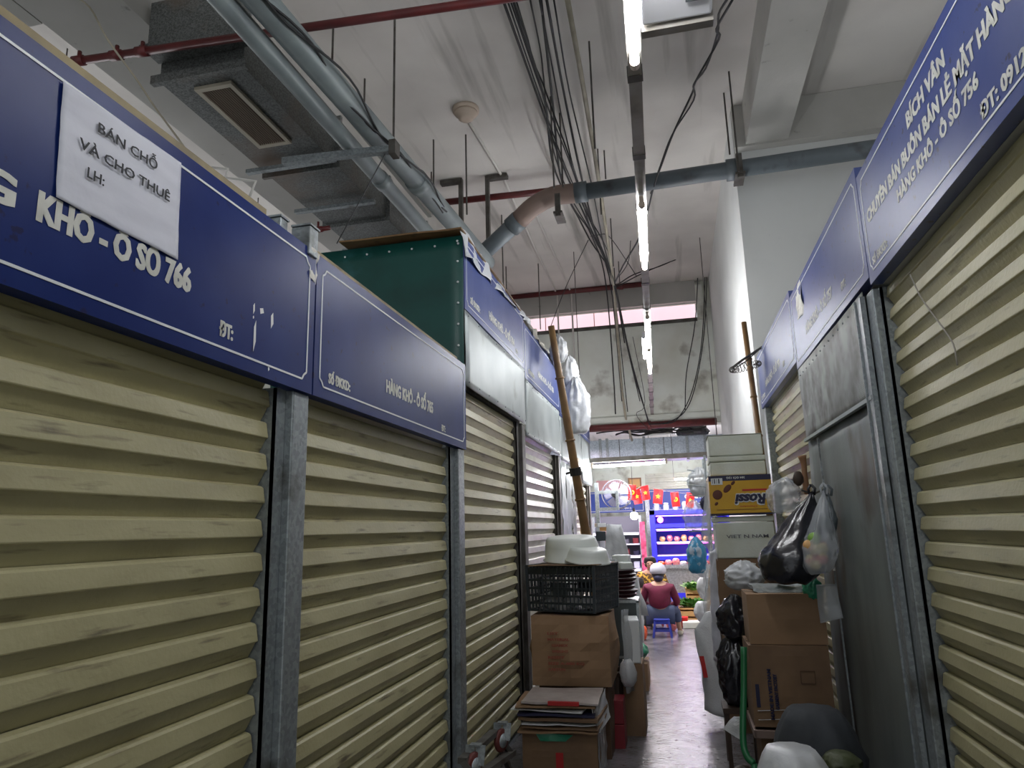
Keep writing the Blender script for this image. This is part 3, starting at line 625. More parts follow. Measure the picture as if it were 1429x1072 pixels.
for i, (a, b_, c, d) in enumerate(rods):
    t = PZ(a, b_, CZ) if b_ > -50 else PY(a, b_, 3.6); e = PY(c, d, t.y)
    if b_ < 0: t.z = CZ; e.x = t.x
    o = obj('hanger_rod', MB().tube([t, (t.x, t.y, e.z)], .010, 6), 'steel'); tag(o, 'threaded steel ' + RODL[i] if RODL[i].startswith('rod') else 'threaded ' + RODL[i], 'rod', 'threaded hanger rods')
# sprinkler pipes
def redpipe(a, b_, r, label, sprink=()):
    t = thing('sprinkler_pipe', label, 'pipe', tuple(a)); a = Vector(a); b_ = Vector(b_)
    obj('pipe', MB().tube([a, b_], r, 10), 'pipe_red', t, smooth=True)
    for k in sprink:
        p = a.lerp(b_, k); d = (b_ - a).normalized(); obj('coupling', MB().tube([p - d * .04, p + d * .04], r * 1.3, 10).tube([p, p + Vector((0, 0, .07))], r * .5, 8), 'pipe_red', t, smooth=True)
    return t
a = PY(110, 85, 3.3); b_ = PY(704, -2, 3.3)
redpipe(a, b_ + (b_ - a).normalized() * 2.0, .026, 'dark red sprinkler pipe crossing in front of the ventilation duct', (.0, .06, .1))
redpipe(PZ(615, 283, 6.05), PZ(800, 263, 6.05), .045, 'dark red pipe on the ceiling behind the grey drain pipe', ())
redpipe(PY(712, 415, 13.1), PY(895, 397, 13.1), .05, 'dark red pipe just in front of the far concrete beam', (.8, .85))
redpipe(PY(815, 599, 13.3), PY(1000, 588, 13.3), .07, 'dark red pipe along the lower edge of the far wall', (.5,))
redpipe(PY(428, 323, 5.0), PY(460, 318, 5.0), .02, 'short red pipe end beside the small pale box', (.5,))
# grey drain pipe
dpz = thing('drain_pipe', 'big grey drain pipe crossing below the ceiling with an elbow', 'pipe', (0, 7.3, 5.3))
P = [PY(1300, 177, 7.25), PY(1035, 235, 7.25), PY(800, 270, 7.3), PY(772, 274, 7.3), PY(745, 288, 7.3), PY(700, 330, 7.5), PY(640, 385, 7.8)]
P[0] = P[1] + (P[1] - P[2]).normalized() * 2.8
obj('pipe', MB().tube(P[:3], .092, 20), 'pipe_grey', dpz, smooth=True)
obj('lower_run', MB().tube(P[5:] if False else [P[4].lerp(P[5], .3), P[6]], .098, 20), 'pipe_grey', dpz, smooth=True)
obj('elbow', MB().tube(smooth_path([P[2] + (P[1] - P[2]).normalized() * .15, P[2], P[3], P[4], P[4].lerp(P[5], .45)], 4), .112, 20), 'pipe_clay', dpz, smooth=True, label='brownish elbow')
for p, q in ((P[2], P[1]), (P[4].lerp(P[5], .4), P[5]), (P[1], P[2])):
    d = (q - p).normalized(); obj('collar', MB().tube([p + d * .02, p + d * .16], .118, 20), 'pipe_grey', dpz, smooth=True)
for (px, py) in ((1030, 236), (781, 290)):
    p = PY(px, py, 7.25); mb = MB().box((p.x - .03, p.y - .16, p.z - .17), (p.x + .03, p.y - .12, p.z + .10)).box((p.x - .05, p.y - .17, p.z - .14), (p.x + .05, p.y + .12, p.z - .115))
    obj('hanger_bracket', mb, 'steel', dpz)
# left pipes + duct
def lpipe(p0, p1, r, m, label, name='service_pipe'):
    t = thing(name, label, 'pipe', tuple(p0)); d = (p1 - p0).normalized(); p0 = p0 - d * 3.2; p1 = p1 + d * 1.2
    obj('pipe', MB().tube([p0, p1], r, 18), m, t, smooth=True)
    for k in (.35, .72): q = p0.lerp(p1, k); obj('socket', MB().tube([q, q + d * .12], r * 1.15, 18), m, t, smooth=True)
    return t
a, b_ = PZ(352, 48, 4.45), PZ(575, 300, 4.45); lpipe(a, b_, .062, 'pipe_light', 'left of the two pale grey pipes running beside the duct')
a, b_ = PZ(405, 48, 4.50), PZ(625, 303, 4.50); lpipe(a, b_, .085, 'pipe_light', 'thicker right pale grey pipe with cables lying on it')
a, b_ = PZ(430, 90, 4.62), PZ(600, 300, 4.62); o = obj('cable_tray', MB().bar(a + (a - b_) * .8, b_, .04, .05), 'conduit_w'); tag(o, 'thin cream trunk between the two pale pipes', 'conduit')
for k in range(3):
    a, b_ = PZ(440 - k * 12, 60, 4.48), PZ(628 - k * 7, 290, 4.48)
    pts = [a.lerp(b_, j / 10) + Vector((.04 * math.sin(j * 1.1 + k * 2), 0, -.03 + .02 * math.sin(j * .9 + k))) for j in range(-5, 11)]
    cpath(smooth_path(pts, 2), .008, 'cable', 'cable', ('left', 'middle', 'right')[k] + ' black cable snaking along the thicker pale pipe', 'cable', 6, 'cables on the pale pipe')
du = thing('ventilation_duct', 'big dusty galvanised ventilation duct hanging over the left stalls', 'duct', (-2.8, 5, 4.6))
obj('body', MB().box((-3.12, 3.47, 4.6), (-2.50, 9.5, 5.0)), 'galv_duct', du)
mb = MB().box((-3.14, 3.36, 4.74), (-2.46, 3.468, 5.12)); obj('end_box', mb, 'galv_duct', du)
multi('flange', [MB().box((-3.16, y, 4.565), (-2.46, y + .03, 5.03)) for y in (4.72, 5.75, 6.8, 7.9)] + [MB().box((-3.18, 3.33, 4.72), (-2.44, 3.358, 4.79)), MB().box((-3.16, 3.43, 4.57), (-2.46, 3.469, 4.63))], 'galv_duct', du)
for y0_ in (4.55, 5.3, 6.25): obj('support_channel', MB().box((-3.2, y0_, 4.53), (-2.42, y0_ + .045, 4.562)), 'galv', du)
gr = [PZ(272, 120, 4.59), PZ(318, 110, 4.59), PZ(408, 198, 4.59), PZ(357, 205, 4.59)]
gx0 = (gr[0].x + gr[3].x) / 2; gx1 = (gr[1].x + gr[2].x) / 2; gy0 = gr[0].y + .02; gy1 = gr[2].y
mb = MB().box((gx0, gy0, 4.575), (gx0 + .03, gy1, 4.598)).box((gx1 - .03, gy0, 4.575), (gx1, gy1, 4.598)).box((gx0 + .03, gy0, 4.575), (gx1 - .03, gy0 + .035, 4.598)).box((gx0 + .03, gy1 - .035, 4.575), (gx1 - .03, gy1, 4.598))
g = obj('grille', mb, 'grille', du, label='cream framed air grille')
obj('louvre_back', MB().box((gx0 + .031, gy0 + .036, 4.594), (gx1 - .031, gy1 - .036, 4.599)), 'grille_dark', g)
for k in range(13):
    x = gx0 + .036 + (gx1 - gx0 - .072) * k / 12; obj('louvre', MB().box((x - .003, gy0 + .036, 4.580), (x + .003, gy1 - .036, 4.593)), 'grille_louvre', g)
# cross bracket under pipes
br = thing('pipe_bracket', 'steel cross channel carrying the two pale pipes', 'bracket', (-2.3, 4.6, 4.38))
a, b_ = PZ(395, 226, 4.36), PZ(551, 208, 4.36)
obj('channel', MB().bar(a, b_, .05, .05), 'galv', br); obj('end_clamp', MB().bar(b_ - Vector((.03, 0, 0)), b_ + Vector((.02, 0, 0)), .09, .11), 'steel', br)
rr = obj('brace_wire', MB().tube([PZ(538, 214, 4.34), PY(470, 340, 4.3)], .004, 6), 'cable'); tag(rr, 'thin black wire slanting down from the pipe bracket to the green box', 'wire')
# L brackets on ceiling
for i, (px, py, pb, dx) in enumerate(((643, 250, 325, -.28), (680, 247, 345, .28))):
    t = PZ(px, py, CZ - .01); e = PY(px, pb, t.y)
    o = obj('hanger_bracket', MB().bar(t, (t.x, t.y, e.z - .5), .07, .05).bar(t - Vector((0, 0, .03)), t + Vector((dx, 0, -.03)), .09, .05), 'steel'); tag(o, ('left angle steel hanger on the ceiling behind the green box', 'right angle steel hanger on the ceiling behind the green box')[i], 'hanger')
# thin cream conduit at upper left
cpath(smooth_path([PZ(95, -10, 5.0), PZ(125, 10, 4.9), PZ(150, 55, 4.6), PZ(190, 110, 4.4), PY(215, 148, 3.2), PY(235, 175, 3.1), PY(262, 212, 3.0)], 4), .006, 'conduit', 'conduit', 'thin cream conduit drooping behind the sign 766', 'conduit')
cpath([PY(296, 234, 3.4), PY(318, 236, 3.4), PY(314, 248, 3.4), PY(357, 253, 3.4), PY(348, 275, 3.4)], .008, 'conduit_w', 'conduit', 'small bent white bracket pipe above the sign 766', 'conduit')
# silver duct beyond
sd2 = thing('ventilation_duct', 'bright silver ventilation duct crossing above the far opening', 'duct', (0, 14, 2.93))
obj('body', MB().box((-3, 14.0, 2.93), (1.6, 14.5, 3.36)), 'duct_light', sd2)
multi('flange', [MB().box((x, 13.97, 2.90), (x + .05, 14.52, 3.39)) for x in (-2.2, -1.42, -1.28, -.55, .28, .62, 1.15)], 'galv', sd2)
multi('seam', [MB().box((x, 13.985, 2.93), (x + .012, 14.0, 3.36)) for x in (-1.02, -.15, .0)], 'steel', sd2)
hb = obj('hanging_box', MB().box((-.5, 13.9, 3.42), (.05, 14.1, 3.6)), 'trunk'); tag(hb, 'grey box lying on the silver duct among the cables', 'box')
bb = obj('cable_coil', MB().lathe((.42, 13.9, 3.36), [(.28, 0), (.33, .06), (.25, .16), (.10, .22)], 16, sy=.5, fn=lambda a, t: 1 + .12 * math.sin(5 * a)), 'black_bag', smooth=True); tag(bb, 'black coiled heap on the silver duct at right', 'cables')
# ================================================================ CLUTTER: helpers
def rbox(c, sx, sy, sz, rz=0): return MB().obox(c, (sx, sy, sz), rz)
def carton(label, x0, x1, y0, y1, z0, z1, rz=0, m='cardboard', name='cardboard_box', bulge=.01, tape=True, seed=0, flap=False):
    c = Vector(((x0 + x1) / 2, (y0 + y1) / 2, z0)); t = thing(name, label, 'box', c)
    sx, sy, sz = x1 - x0, y1 - y0, z1 - z0; R = Matrix.Rotation(rz, 3, 'Z')
    mb = MB(); n = 8
    faces = [((-1, -1), (1, -1)), ((1, -1), (1, 1)), ((1, 1), (-1, 1)), ((-1, 1), (-1, -1))]
    def P(u, v, z): return c + R @ Vector((u * sx / 2, v * sy / 2, z * sz))
    for (a, b_) in faces:
        o = len(mb.v)
        for j in range(n + 1):
            for i in range(n + 1):
                u = a[0] + (b_[0] - a[0]) * i / n; v = a[1] + (b_[1] - a[1]) * i / n; k = math.sin(PI * i / n) * math.sin(PI * j / n)
                out = Vector((b_[1] - a[1], a[0] - b_[0], 0)).normalized()
                p = P(u, v, j / n); w_ = noise.noise(p * 9 + Vector((seed, 0, 0)))
                mb.v.append(p + R @ out * (k * bulge * (1 + .8 * w_)))
        for j in range(n):
            for i in range(n):
                q = o + j * (n + 1) + i; mb.f.append((q, q + 1, q + n + 2, q + n + 1))
    mb.add([P(-1, -1, 0), P(1, -1, 0), P(1, 1, 0), P(-1, 1, 0)], [(3, 2, 1, 0)])
    body = obj('body', mb, m, t, smooth=False)
    mb = MB().add([P(-1, -1, 1), P(1, -1, 1), P(1, -.03, .995), P(-1, -.03, .995)], [(0, 1, 2, 3)]); obj('flap', mb, m, t)
    mb = MB().add([P(-1, .03, .995), P(1, .03, .995), P(1, 1, 1), P(-1, 1, 1)], [(0, 1, 2, 3)]); obj('flap', mb, m, t)
    if tape:
        e = .004
        mb = MB().add([P(-1, -.09, 1) + Vector((0, 0, e)), P(1, -.09, 1) + Vector((0, 0, e)), P(1, .09, 1) + Vector((0, 0, e)), P(-1, .09, 1) + Vector((0, 0, e))], [(0, 1, 2, 3)])
        obj('tape', mb, 'tape', t)
    return t, P
def fronttext(s, t, P, u0, u1, z, cap, m, flip=False, bold=.03, off=.016):
    """print on the -Y face"""
    a = P(u0, -1, z); b_ = P(u1, -1, z); U = (b_ - a).normalized(); N = U.cross(Vector((0, 0, 1)))
    if flip: return text(s, b_ + N * off, -U, (0, 0, -1), (b_ - a).length, cap, m, t, bold=bold)
    return text(s, a + N * off, U, (0, 0, 1), (b_ - a).length, cap, m, t, bold=bold, ext=.0008)
def crump(x, y, z, sd):
    p = Vector((x * 2.2 + sd * 3.3, y * 2.2, z * 4.5)); a = abs(noise.noise(p)); b_ = abs(noise.noise(p * 2.1))
    return Vector((x, y, .3)) * (.34 * (.25 - a) + .22 * (.25 - b_))
def bag(name, label, c, rx, ry, h, m, neck=.25, seed=0, cat='bag', pleat=11, ears=True, handle=None, tilt=0, knot=True, parent=None):
    """a plastic bag: full belly, gathered pleated neck, flared ears above the knot; c = bottom centre"""
    c = Vector(c); t = thing(name, label, cat, c)
    n = 40; N = 22; v = []; mb = MB()
    def ringat(tt):
        if tt < .8: k = tt / .8; r = math.sin(min(1, k * 1.0) ** .62 * PI * .93 + .05) ** .75 if k > 0 else .2; return max(r, .12)
        return .12
    prof = []
    for i in range(N + 1):
        tt = i / N
        if tt < .08: r = .55 + tt / .08 * .25
        elif tt < .45: r = .8 + .2 * math.sin((tt - .08) / .37 * PI / 2)
        else:
            q = (tt - .45) / .55; r = (1 - neck * .0) * (math.cos(q * PI / 2) ** .85) + .09 * q
        prof.append((r, tt * h))
    for i, (r, z) in enumerate(prof):
        tt = i / N
        for k in range(n):
            a = 2 * PI * k / n
            pl = 1 + (.05 + .16 * max(0, tt - .35)) * math.sin(a * pleat + 3 * math.sin(tt * 3 + seed)) + .13 * noise.noise(Vector((math.cos(a) * 1.6 + seed * 5, math.sin(a) * 1.6, tt * 3.2)))
            v.append(c + Vector((rx * r * pl * math.cos(a) + tilt * tt * h, ry * r * pl * math.sin(a), z + .03 * h * noise.noise(Vector((math.cos(a) * 2, math.sin(a) * 2 + seed, tt * 2))))) + crump(math.cos(a), math.sin(a), tt, seed) * min(rx, ry))
    f = [(i * n + k, i * n + (k + 1) % n, (i + 1) * n + (k + 1) % n, (i + 1) * n + k) for i in range(N) for k in range(n)]
    f.append(tuple(reversed(range(n)))); f.append(tuple(N * n + k for k in range(n)))
    mb.add(v, f); obj('body', mb, m, t, smooth=True)
    top = c + Vector((tilt * h, 0, h))
    if ears:
        for sgn in (-1, 1):
            mb = MB().lathe(top - Vector((0, 0, .01)), [(.008, 0), (.02, .02), (.045, .055), (.06, .09)], 14, ax=(sgn * .6, .1, 1), sx=1, sy=.35, fn=lambda a, q: 1 + .25 * math.sin(5 * a + seed))
            obj('ear', mb, m, t, smooth=True)
    return t
def sackpile(name, label, c, rx, ry, h, m, seed=0, cat='sack', parent=None):
    """lumpy closed sack lying or standing"""
    c = Vector(c)
    mb = MB().lathe(c, [(max(.05, math.sin(PI * (i + .9) / 20.4) ** .5), h * i / 18) for i in range(19)], 40, sx=rx, sy=ry,
                    fn=lambda a, q: 1 + .14 * noise.noise(Vector((math.cos(a) * 1.5 + seed * 3, math.sin(a) * 1.5, q * 2.5))) + .04 * math.sin(a * 9 + seed + q * 4) - .30 * abs(noise.noise(Vector((math.cos(a) * 2.6 + seed, math.sin(a) * 2.6, q * 4)))) * math.sin(PI * min(1, q + .05)))
    o = obj(name, mb, m, smooth=True, base=c); return tag(o, label, cat)
# ================================================================ LEFT PILE
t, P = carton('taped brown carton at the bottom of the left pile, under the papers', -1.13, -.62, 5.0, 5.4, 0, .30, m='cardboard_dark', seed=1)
obj('red_tape', MB().box((-.90, 4.985, .04), (-.85, 4.990, .18)), 'red', t)
obj('green_liner', MB().grid((-1.03, 4.985, .295), (-.78, 4.985, .295), (-1.0, 4.985, .25), (-.83, 4.985, .25), 8, 4, .012, 3, (0, -1, 0), 9, .003), 'green_bag', t)
obj('shiny_wrap', MB().grid((-.615, 4.99, .0), (-.60, 5.38, .0), (-.615, 4.99, .42), (-.60, 5.38, .42), 10, 10, .012, 3, (1, 0, 0), 9, .002), 'clear_bag', t)
st_ = [('cardboard', 'brown flattened carton sheet at the bottom of the paper pile', -.01, .02, .012), ('cardboard_dark', 'dark carton sheet second from the bottom of the paper pile', .02, -.03, .012), ('sign_white', 'white leaflet low in the paper pile', -.01, .05, .006),
       ('cardboard_dark', 'dark folded sheet in the middle of the paper pile', .01, -.06, .02), ('navy', 'dark blue printed magazine in the paper pile', -.02, .03, .016), ('sign_white', 'white sheet sticking out left of the paper pile', -.06, -.09, .006),
       ('cardboard', 'brown folder second from the top of the paper pile', -.03, .06, .012), ('paper_top', 'pale crumpled sheet on top of the paper pile with a red folded edge', .01, .02, .012)]
mat('paper_top', (.50, .45, .42), .5, 0, (.38, .32, .30), 7, bump=.2, bscale=20)
z = .302
for i, (m_, lb, dx, rz, th) in enumerate(st_):
    c = Vector((-.87 + dx, 5.16, z)); R = Matrix.Rotation(rz, 3, 'Z'); hw, hd = .27 - .01 * (i % 3), .23
    q = [c + R @ Vector((a * hw, b_ * hd, 0)) for a, b_ in ((-1, -1), (1, -1), (-1, 1), (1, 1))]
    dz = Vector((0, 0, th + .01))
    mb = MB().grid(q[0] + dz, q[1] + dz, q[2] + dz, q[3] + dz, 10, 8, .010, i * 2.3, (0, 0, 1), 4, th)
    o = obj('paper_sheet', mb, m_); tag(o, lb, 'paper', 'papers piled on the carton'); z += th + .014
    if i == 7: o2 = obj('red_edge', MB().box((-.93, 4.915, z - .02), (-.72, 4.94, z + .004)), 'red', o)
for k in range(3):
    o = obj('rolled_paper', MB().grid((-.62 + k * .012, 5.0, .31), (-.60 + k * .012, 5.4, .31), (-.66 + k * .02, 5.0, .50 - k * .03), (-.64 + k * .02, 5.42, .5), 6, 6, .02, k, (1, 0, 0), 6, .004), ('sign_white', 'paper_top', 'white_bag')[k]); tag(o, ('white curled sheet at the right side of the paper pile', 'pale curled sheet beside the white curled one', 'glossy curled wrap outermost at the right of the paper pile')[k], 'paper', 'papers piled on the carton')
# supports behind: boxes, big carton
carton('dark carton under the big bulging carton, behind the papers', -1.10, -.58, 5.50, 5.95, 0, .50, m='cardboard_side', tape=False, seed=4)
t, P = carton('big bulging brown carton with faint red print under the black crate', -1.14, -.55, 5.45, 5.95, .502, 1.0, rz=0, m='cardboard', bulge=.045, tape=False, seed=2)
for i, s_ in enumerate(('LIST', 'MATERIAL', 'GIAMEX', 'WEIGHT', 'RESIST', 'SIZE A-000 KG', 'CARTON')):
    fronttext(s_, t, P, -.55 + (.1 if i in (2, 3) else 0), -.55 + .07 * len(s_) + (.1 if i in (2, 3) else 0), .74 - i * .085, .018, 'red_print', off=.046)
# crate
def crate():
    t = thing('plastic_crate', 'black slotted plastic crate on the big bulging carton', 'crate', (-.84, 5.72, 1.02))
    c = Vector((-.845, 5.72, 1.02)); R = Matrix.Rotation(math.radians(-18), 3, 'Z'); sx, sy, h = .56, .44, .345
    cr = [c + R @ Vector((a * sx / 2, b_ * sy / 2, 0)) for a, b_ in ((-1, -1), (1, -1), (1, 1), (-1, 1))]
    cen = c.copy()
    top = [cen + (p - cen) * 1.04 + Vector((0, 0, h)) for p in cr]
    for k in range(4):
        a, b_ = cr[k], cr[(k + 1) % 4]; A, B = top[k], top[(k + 1) % 4]; mb = MB()
        for zf in (.0, .16, .32, .48, .66, .82): mb.bar(a.lerp(A, zf) + Vector((0, 0, .008)), b_.lerp(B, zf) + Vector((0, 0, .008)), .010, .016)
        n = 17
        for i in range(n + 1): mb.bar(a.lerp(b_, i / n), A.lerp(B, i / n), .007 if i % 4 else .012, .009)
        mb.bar(a.lerp(A, .88), b_.lerp(B, .88), .008, .05)
        mid = a.lerp(b_, .5)
        mb.add([a.lerp(b_, .38).lerp(A.lerp(B, .38), .35), a.lerp(b_, .62).lerp(A.lerp(B, .62), .35), a.lerp(b_, .62).lerp(A.lerp(B, .62), .62), a.lerp(b_, .38).lerp(A.lerp(B, .38), .62)], [(0, 1, 2, 3)])
        obj('side_wall', mb, 'crate', t)
    obj('rim', MB().bar(top[0], top[1], .022, .014).bar(top[1], top[2], .022, .014).bar(top[2], top[3], .022, .014).bar(top[3], top[0], .022, .014), 'crate', t)
    obj('bottom', MB().add(cr + [p + Vector((0, 0, .01)) for p in cr], [(0, 3, 2, 1), (4, 5, 6, 7)]), 'crate', t)
    for k in (0, 1, 2, 3): obj('corner_post', MB().bar(cr[k], top[k], .022, .022), 'crate', t)
crate()
o = obj('fibre_board', MB().grid((-1.15, 5.45, 1.374), (-.6, 5.38, 1.374), (-1.05, 5.95, 1.374), (-.5, 5.9, 1.374), 8, 8, .006, 2, (0, 0, 1), 4, .006), 'cardboard_dark'); tag(o, 'thin brown board lying on the black crate', 'board')
for k in range(4):
    o = sackpile('food_bag', '', (-1.0 + .14 * (k % 3), 5.66 + .08 * (k % 2), 1.035 + .04 * (k // 3)), .07, .06, .08, 'sack', 11 + k, 'bag'); o['label'] = ('leftmost whitish bag at the bottom inside the black crate', 'middle whitish bag inside the black crate', 'right whitish bag inside the black crate', 'topmost whitish bag inside the black crate')[k]; o['group'] = 'bags in the crate'
def basin(label, c, r, h, ax):
    t = thing('plastic_basin', label, 'basin', c); c = Vector(c); a = Vector(ax).normalized()
    obj('bowl', MB().lathe(c, [(r * 1.06, 0), (r * 1.06, .008), (r * 1.0, .014), (r * .93, h * .6), (r * .86, h - .015), (r * .80, h), (r * .5, h), (.01, h)], 40, ax=a), 'basin', t, smooth=True)
    return t
basin('larger upturned white basin on top of the black crate', (-.84, 5.80, 1.40), .235, .18, (-.10, -.10, 1))
basin('smaller upturned white basin leaning in front of the larger one', (-.70, 5.60, 1.39), .17, .10, (.10, -.12, 1))
# metal cabinet with stacked trays
cb = thing('metal_cabinet', 'dull metal cabinet behind the black crate carrying the dark red trays', 'cabinet', (-.55, 6.9, 0))
obj('body', MB().box((-.80, 6.62, 0), (-.40, 7.1, .985)), 'cabinet', cb)
obj('frame', MB().box((-.41, 6.60, 0), (-.385, 6.625, .99)).box((-.80, 6.60, .975), (-.385, 6.625, .995)).box((-.80, 6.60, .50), (-.385, 6.615, .52)), 'galv_bright', cb)
obj('door', MB().box((-.79, 6.605, .06), (-.43, 6.617, .49)), 'cabinet', cb)
zz = 1.0
for k in range(7):
    r = .125 + .006 * math.sin(k * 2.3); c = (-.545 + .012 * math.sin(k * 1.7), 6.86, zz)
    o = obj('round_tray', MB().lathe(c, [(r * .75, 0), (r * .95, .012), (r * 1.05, .030), (r * 1.07, .034), (r * .9, .034), (r * .7, .012), (.01, .008)], 30), 'tray', smooth=True)
    tag(o, 'dark red round tray, %s in the stack on the metal cabinet' % ('lowest', 'second from the bottom', 'third from the bottom', 'middle one', 'third from the top', 'second from the top', 'topmost')[k], 'tray', 'dark red trays on the cabinet'); zz += .036
for k, (x, y, sx, sz, rz) in enumerate(((-.66, 6.85, .14, .10, .2), (-.54, 6.88, .16, .13, -.1), (-.50, 6.74, .12, .07, .3))):
    o = obj('foam_box', MB().obox((x, y, zz + sz / 2 + .004), (sx, .14, sz), rz), 'clear_bag' if k == 0 else 'basin', bevel=.012); tag(o, ('left cloudy plastic tub on the red trays', 'taller pale foam tub on the red trays', 'low pale foam tub at the front of the red trays')[k], 'tub', 'tubs on the trays')
o = obj('wire_sieve', MB().tube([(-.55 + .15 * math.cos(a * PI / 12), 6.72 + .10 * math.sin(a * PI / 12), zz + .015) for a in range(24)], .004, 6, closed=True), 'steel'); tag(o, 'thin wire hoop resting on the red trays', 'hoop')
# white shrink-wrapped bits at right edge of big carton + stick legs
o = obj('white_box', MB().obox((-.44, 6.25, .72), (.12, .3, .34), .1), 'sign_white', bevel=.01); tag(o, 'narrow white box standing behind the big carton', 'box')
carton('carton under the narrow white box', -.52, -.36, 6.1, 6.4, .0, .548, m='cardboard_dark', seed=12, tape=False)
film('plastic_wrap', 'glossy clear wrap hanging at the right of the big carton', ((-.50, 5.98, .35), (-.42, 6.08, .35)), ((-.50, 5.98, .98), (-.44, 6.08, .98)), 'clear_bag', .035, 8)
o = obj('plastic_bundle', MB().lathe((-.47, 6.0, .40), [(.04, 0), (.06, .04), (.065, .10), (.05, .17), (.03, .20)], 18, fn=lambda a, q: 1 + .15 * math.sin(5 * a + q * 4)), 'sack', smooth=True); tag(o, 'grey plastic bundle at the right foot of the big carton', 'bundle')
tr = thing('trestle', 'dark wooden trestle with slanting legs under the wrapped goods', 'trestle', (-.5, 6.3, 0))
obj('leg', MB().bar(PY(862, 930, 6.2), (PY(877, 1020, 6.3).x, 6.3, 0.005), .035, .03), 'wood_dark', tr); obj('leg', MB().bar((-.56, 6.05, .45), (-.60, 6.0, .0), .035, .03), 'wood_dark', tr)
obj('top_rail', MB().bar((-.60, 6.0, .47), (-.42, 6.3, .47), .035, .03), 'wood_dark', tr)
for k in range(2):
    rb = obj('red_box', MB().box((-.62, 5.75, .0 + k * .175), (-.50, 5.95, .17 + k * .175)), 'darkred', bevel=.004); tag(rb, ('lower dark red gift box on the floor right of the carton', 'upper dark red gift box on the floor right of the carton')[k], 'box', 'red gift boxes')
# green bag on carton
t, P = carton('small brown carton on the floor under the green bag', -.66, -.40, 7.7, 8.1, 0, .26, m='cardboard', seed=5); 
sackpile('green_sack', 'crumpled green plastic bag on a small carton', (-.53, 7.88, .265), .15, .17, .18, 'green_bag', 4, 'bag')
# shrinkwrapped tall bundle with white film cone
film('plastic_film', 'translucent white film hanging like a tent behind the tubs', (PY(836, 860, 9), PY(906, 860, 9)), (PY(846, 732, 9), PY(866, 732, 9)), 'white_bag', .05, 5)
film('plastic_film', 'pinkish white film draped left of the tent of film', (PY(836, 790, 9.8), PY(852, 800, 9.8)), (PY(840, 738, 9.8), PY(850, 740, 9.8)), 'paper_pink', .03, 6)
sackpile('grain_sack', 'pale bag behind the metal cabinet on the left', (-.78, 9.1, 0), .25, .25, .9, 'sack', 8)
sackpile('grain_sack', 'yellowish pale bag leaning by the tent of film', (-.62, 9.2, 0), .14, .16, .75, 'white_bag', 9)
# jumble between bamboo and fan
jb = [('wood', -1.0, 9.5, 1.55, .12, .10, .5), ('darkred', -1.02, 9.6, 1.42, .10, .07, .2), ('paper', -1.03, 9.4, 1.36, .14, .10, -.4), ('crate', -.98, 9.3, 1.25, .13, .12, .1), ('chicken', -.94, 9.55, 1.50, .08, .05, .9), ('sign_white', -1.0, 9.5, 1.66, .12, .05, .4)]
sh = thing('goods_shelf', 'narrow steel shelf of small goods behind the bamboo pole', 'shelf', (-1.1, 9.5, 0))
multi('board', [MB().box((-1.27, 9.2, z_), (-.88, 9.8, z_ + .02)) for z_ in (.5, .85, 1.18)], 'steel', sh)
multi('leg', [MB().box((x, y, 0), (x + .03, y + .03, 1.2)) for x in (-1.27, -.91) for y in (9.2, 9.77)], 'steel', sh)
zz = 1.2
for k, (m_, x, y, z, sx, sz, rz) in enumerate(jb):
    o = obj('parcel', MB().obox((x, y, zz + sz / 2 + .001), (sx, .14, sz), rz), m_, bevel=.006); zz += sz + .002; tag(o, ('brown wooden block of goods at the bottom of the heap by the fan', 'dark red packet in the heap by the fan', 'pale pink packet in the heap by the fan', 'black packet in the heap by the fan', 'orange brown packet in the heap by the fan', 'white packet on top of the heap by the fan')[k], 'packet', 'packets heaped on the shelf by the fan')
# bamboo leaning
bp_ = thing('bamboo_pole', 'thick brown bamboo pole leaning high against the left row', 'pole', (-1.0, 8.2, 1.4))
A, B = PY(769, 455, 6.9), PY(820, 758, 7.3); B = B + (B - A).normalized() * 1.35
obj('culm', MB().tube([A.lerp(B, k / 12) for k in range(13)], [.034 + .002 * k for k in range(13)], 14), 'bamboo', bp_, smooth=True)
for k in (.15, .33, .5, .68, .85): q = A.lerp(B, k); d = (B - A).normalized(); obj('node_ring', MB().tube([q, q + d * .02], .046 + .02 * k, 14), 'bamboo', bp_, smooth=True)
q = A.lerp(B, .42); obj('black_tie', MB().tube([q - d * .03, q + d * .05], .062, 12).bar(q + Vector((-.10, 0, -.03)), q + Vector((.02, 0, .0)), .02), 'cable', bp_)
A2, B2 = PY(800, 640, 7.45), PY(823, 755, 7.55); B2 = B2 + (B2 - A2).normalized() * 1.1
o = obj('bamboo_stick', MB().tube([A2.lerp(B2, k / 6) for k in range(7)], .03, 12), 'bamboo', smooth=True); tag(o, 'shorter bamboo stick just behind the thick leaning pole', 'pole')
bag('plastic_bag', 'small torn white bag snagged on the bamboo tip', PY(780, 505, 7.2), .09, .08, .30, 'white_bag', seed=2, ears=False)
bag('plastic_bag', 'large crumpled translucent white bag hanging behind the bamboo pole', PY(806, 605, 8.6), .17, .15, .72, 'white_bag', seed=3, ears=False)
bag('plastic_bag', 'upper white bag above the large crumpled one behind the bamboo', PY(796, 540, 8.8), .11, .12, .42, 'white_bag', seed=6, ears=False)
# foot of the sign: wood board, little hanging paper
o = obj('plywood_strip', MB().bar(PY(806, 640, 9.5), PY(812, 745, 9.5), .12, .02), 'chicken'); tag(o, 'light wooden board behind the bamboo pole', 'board')
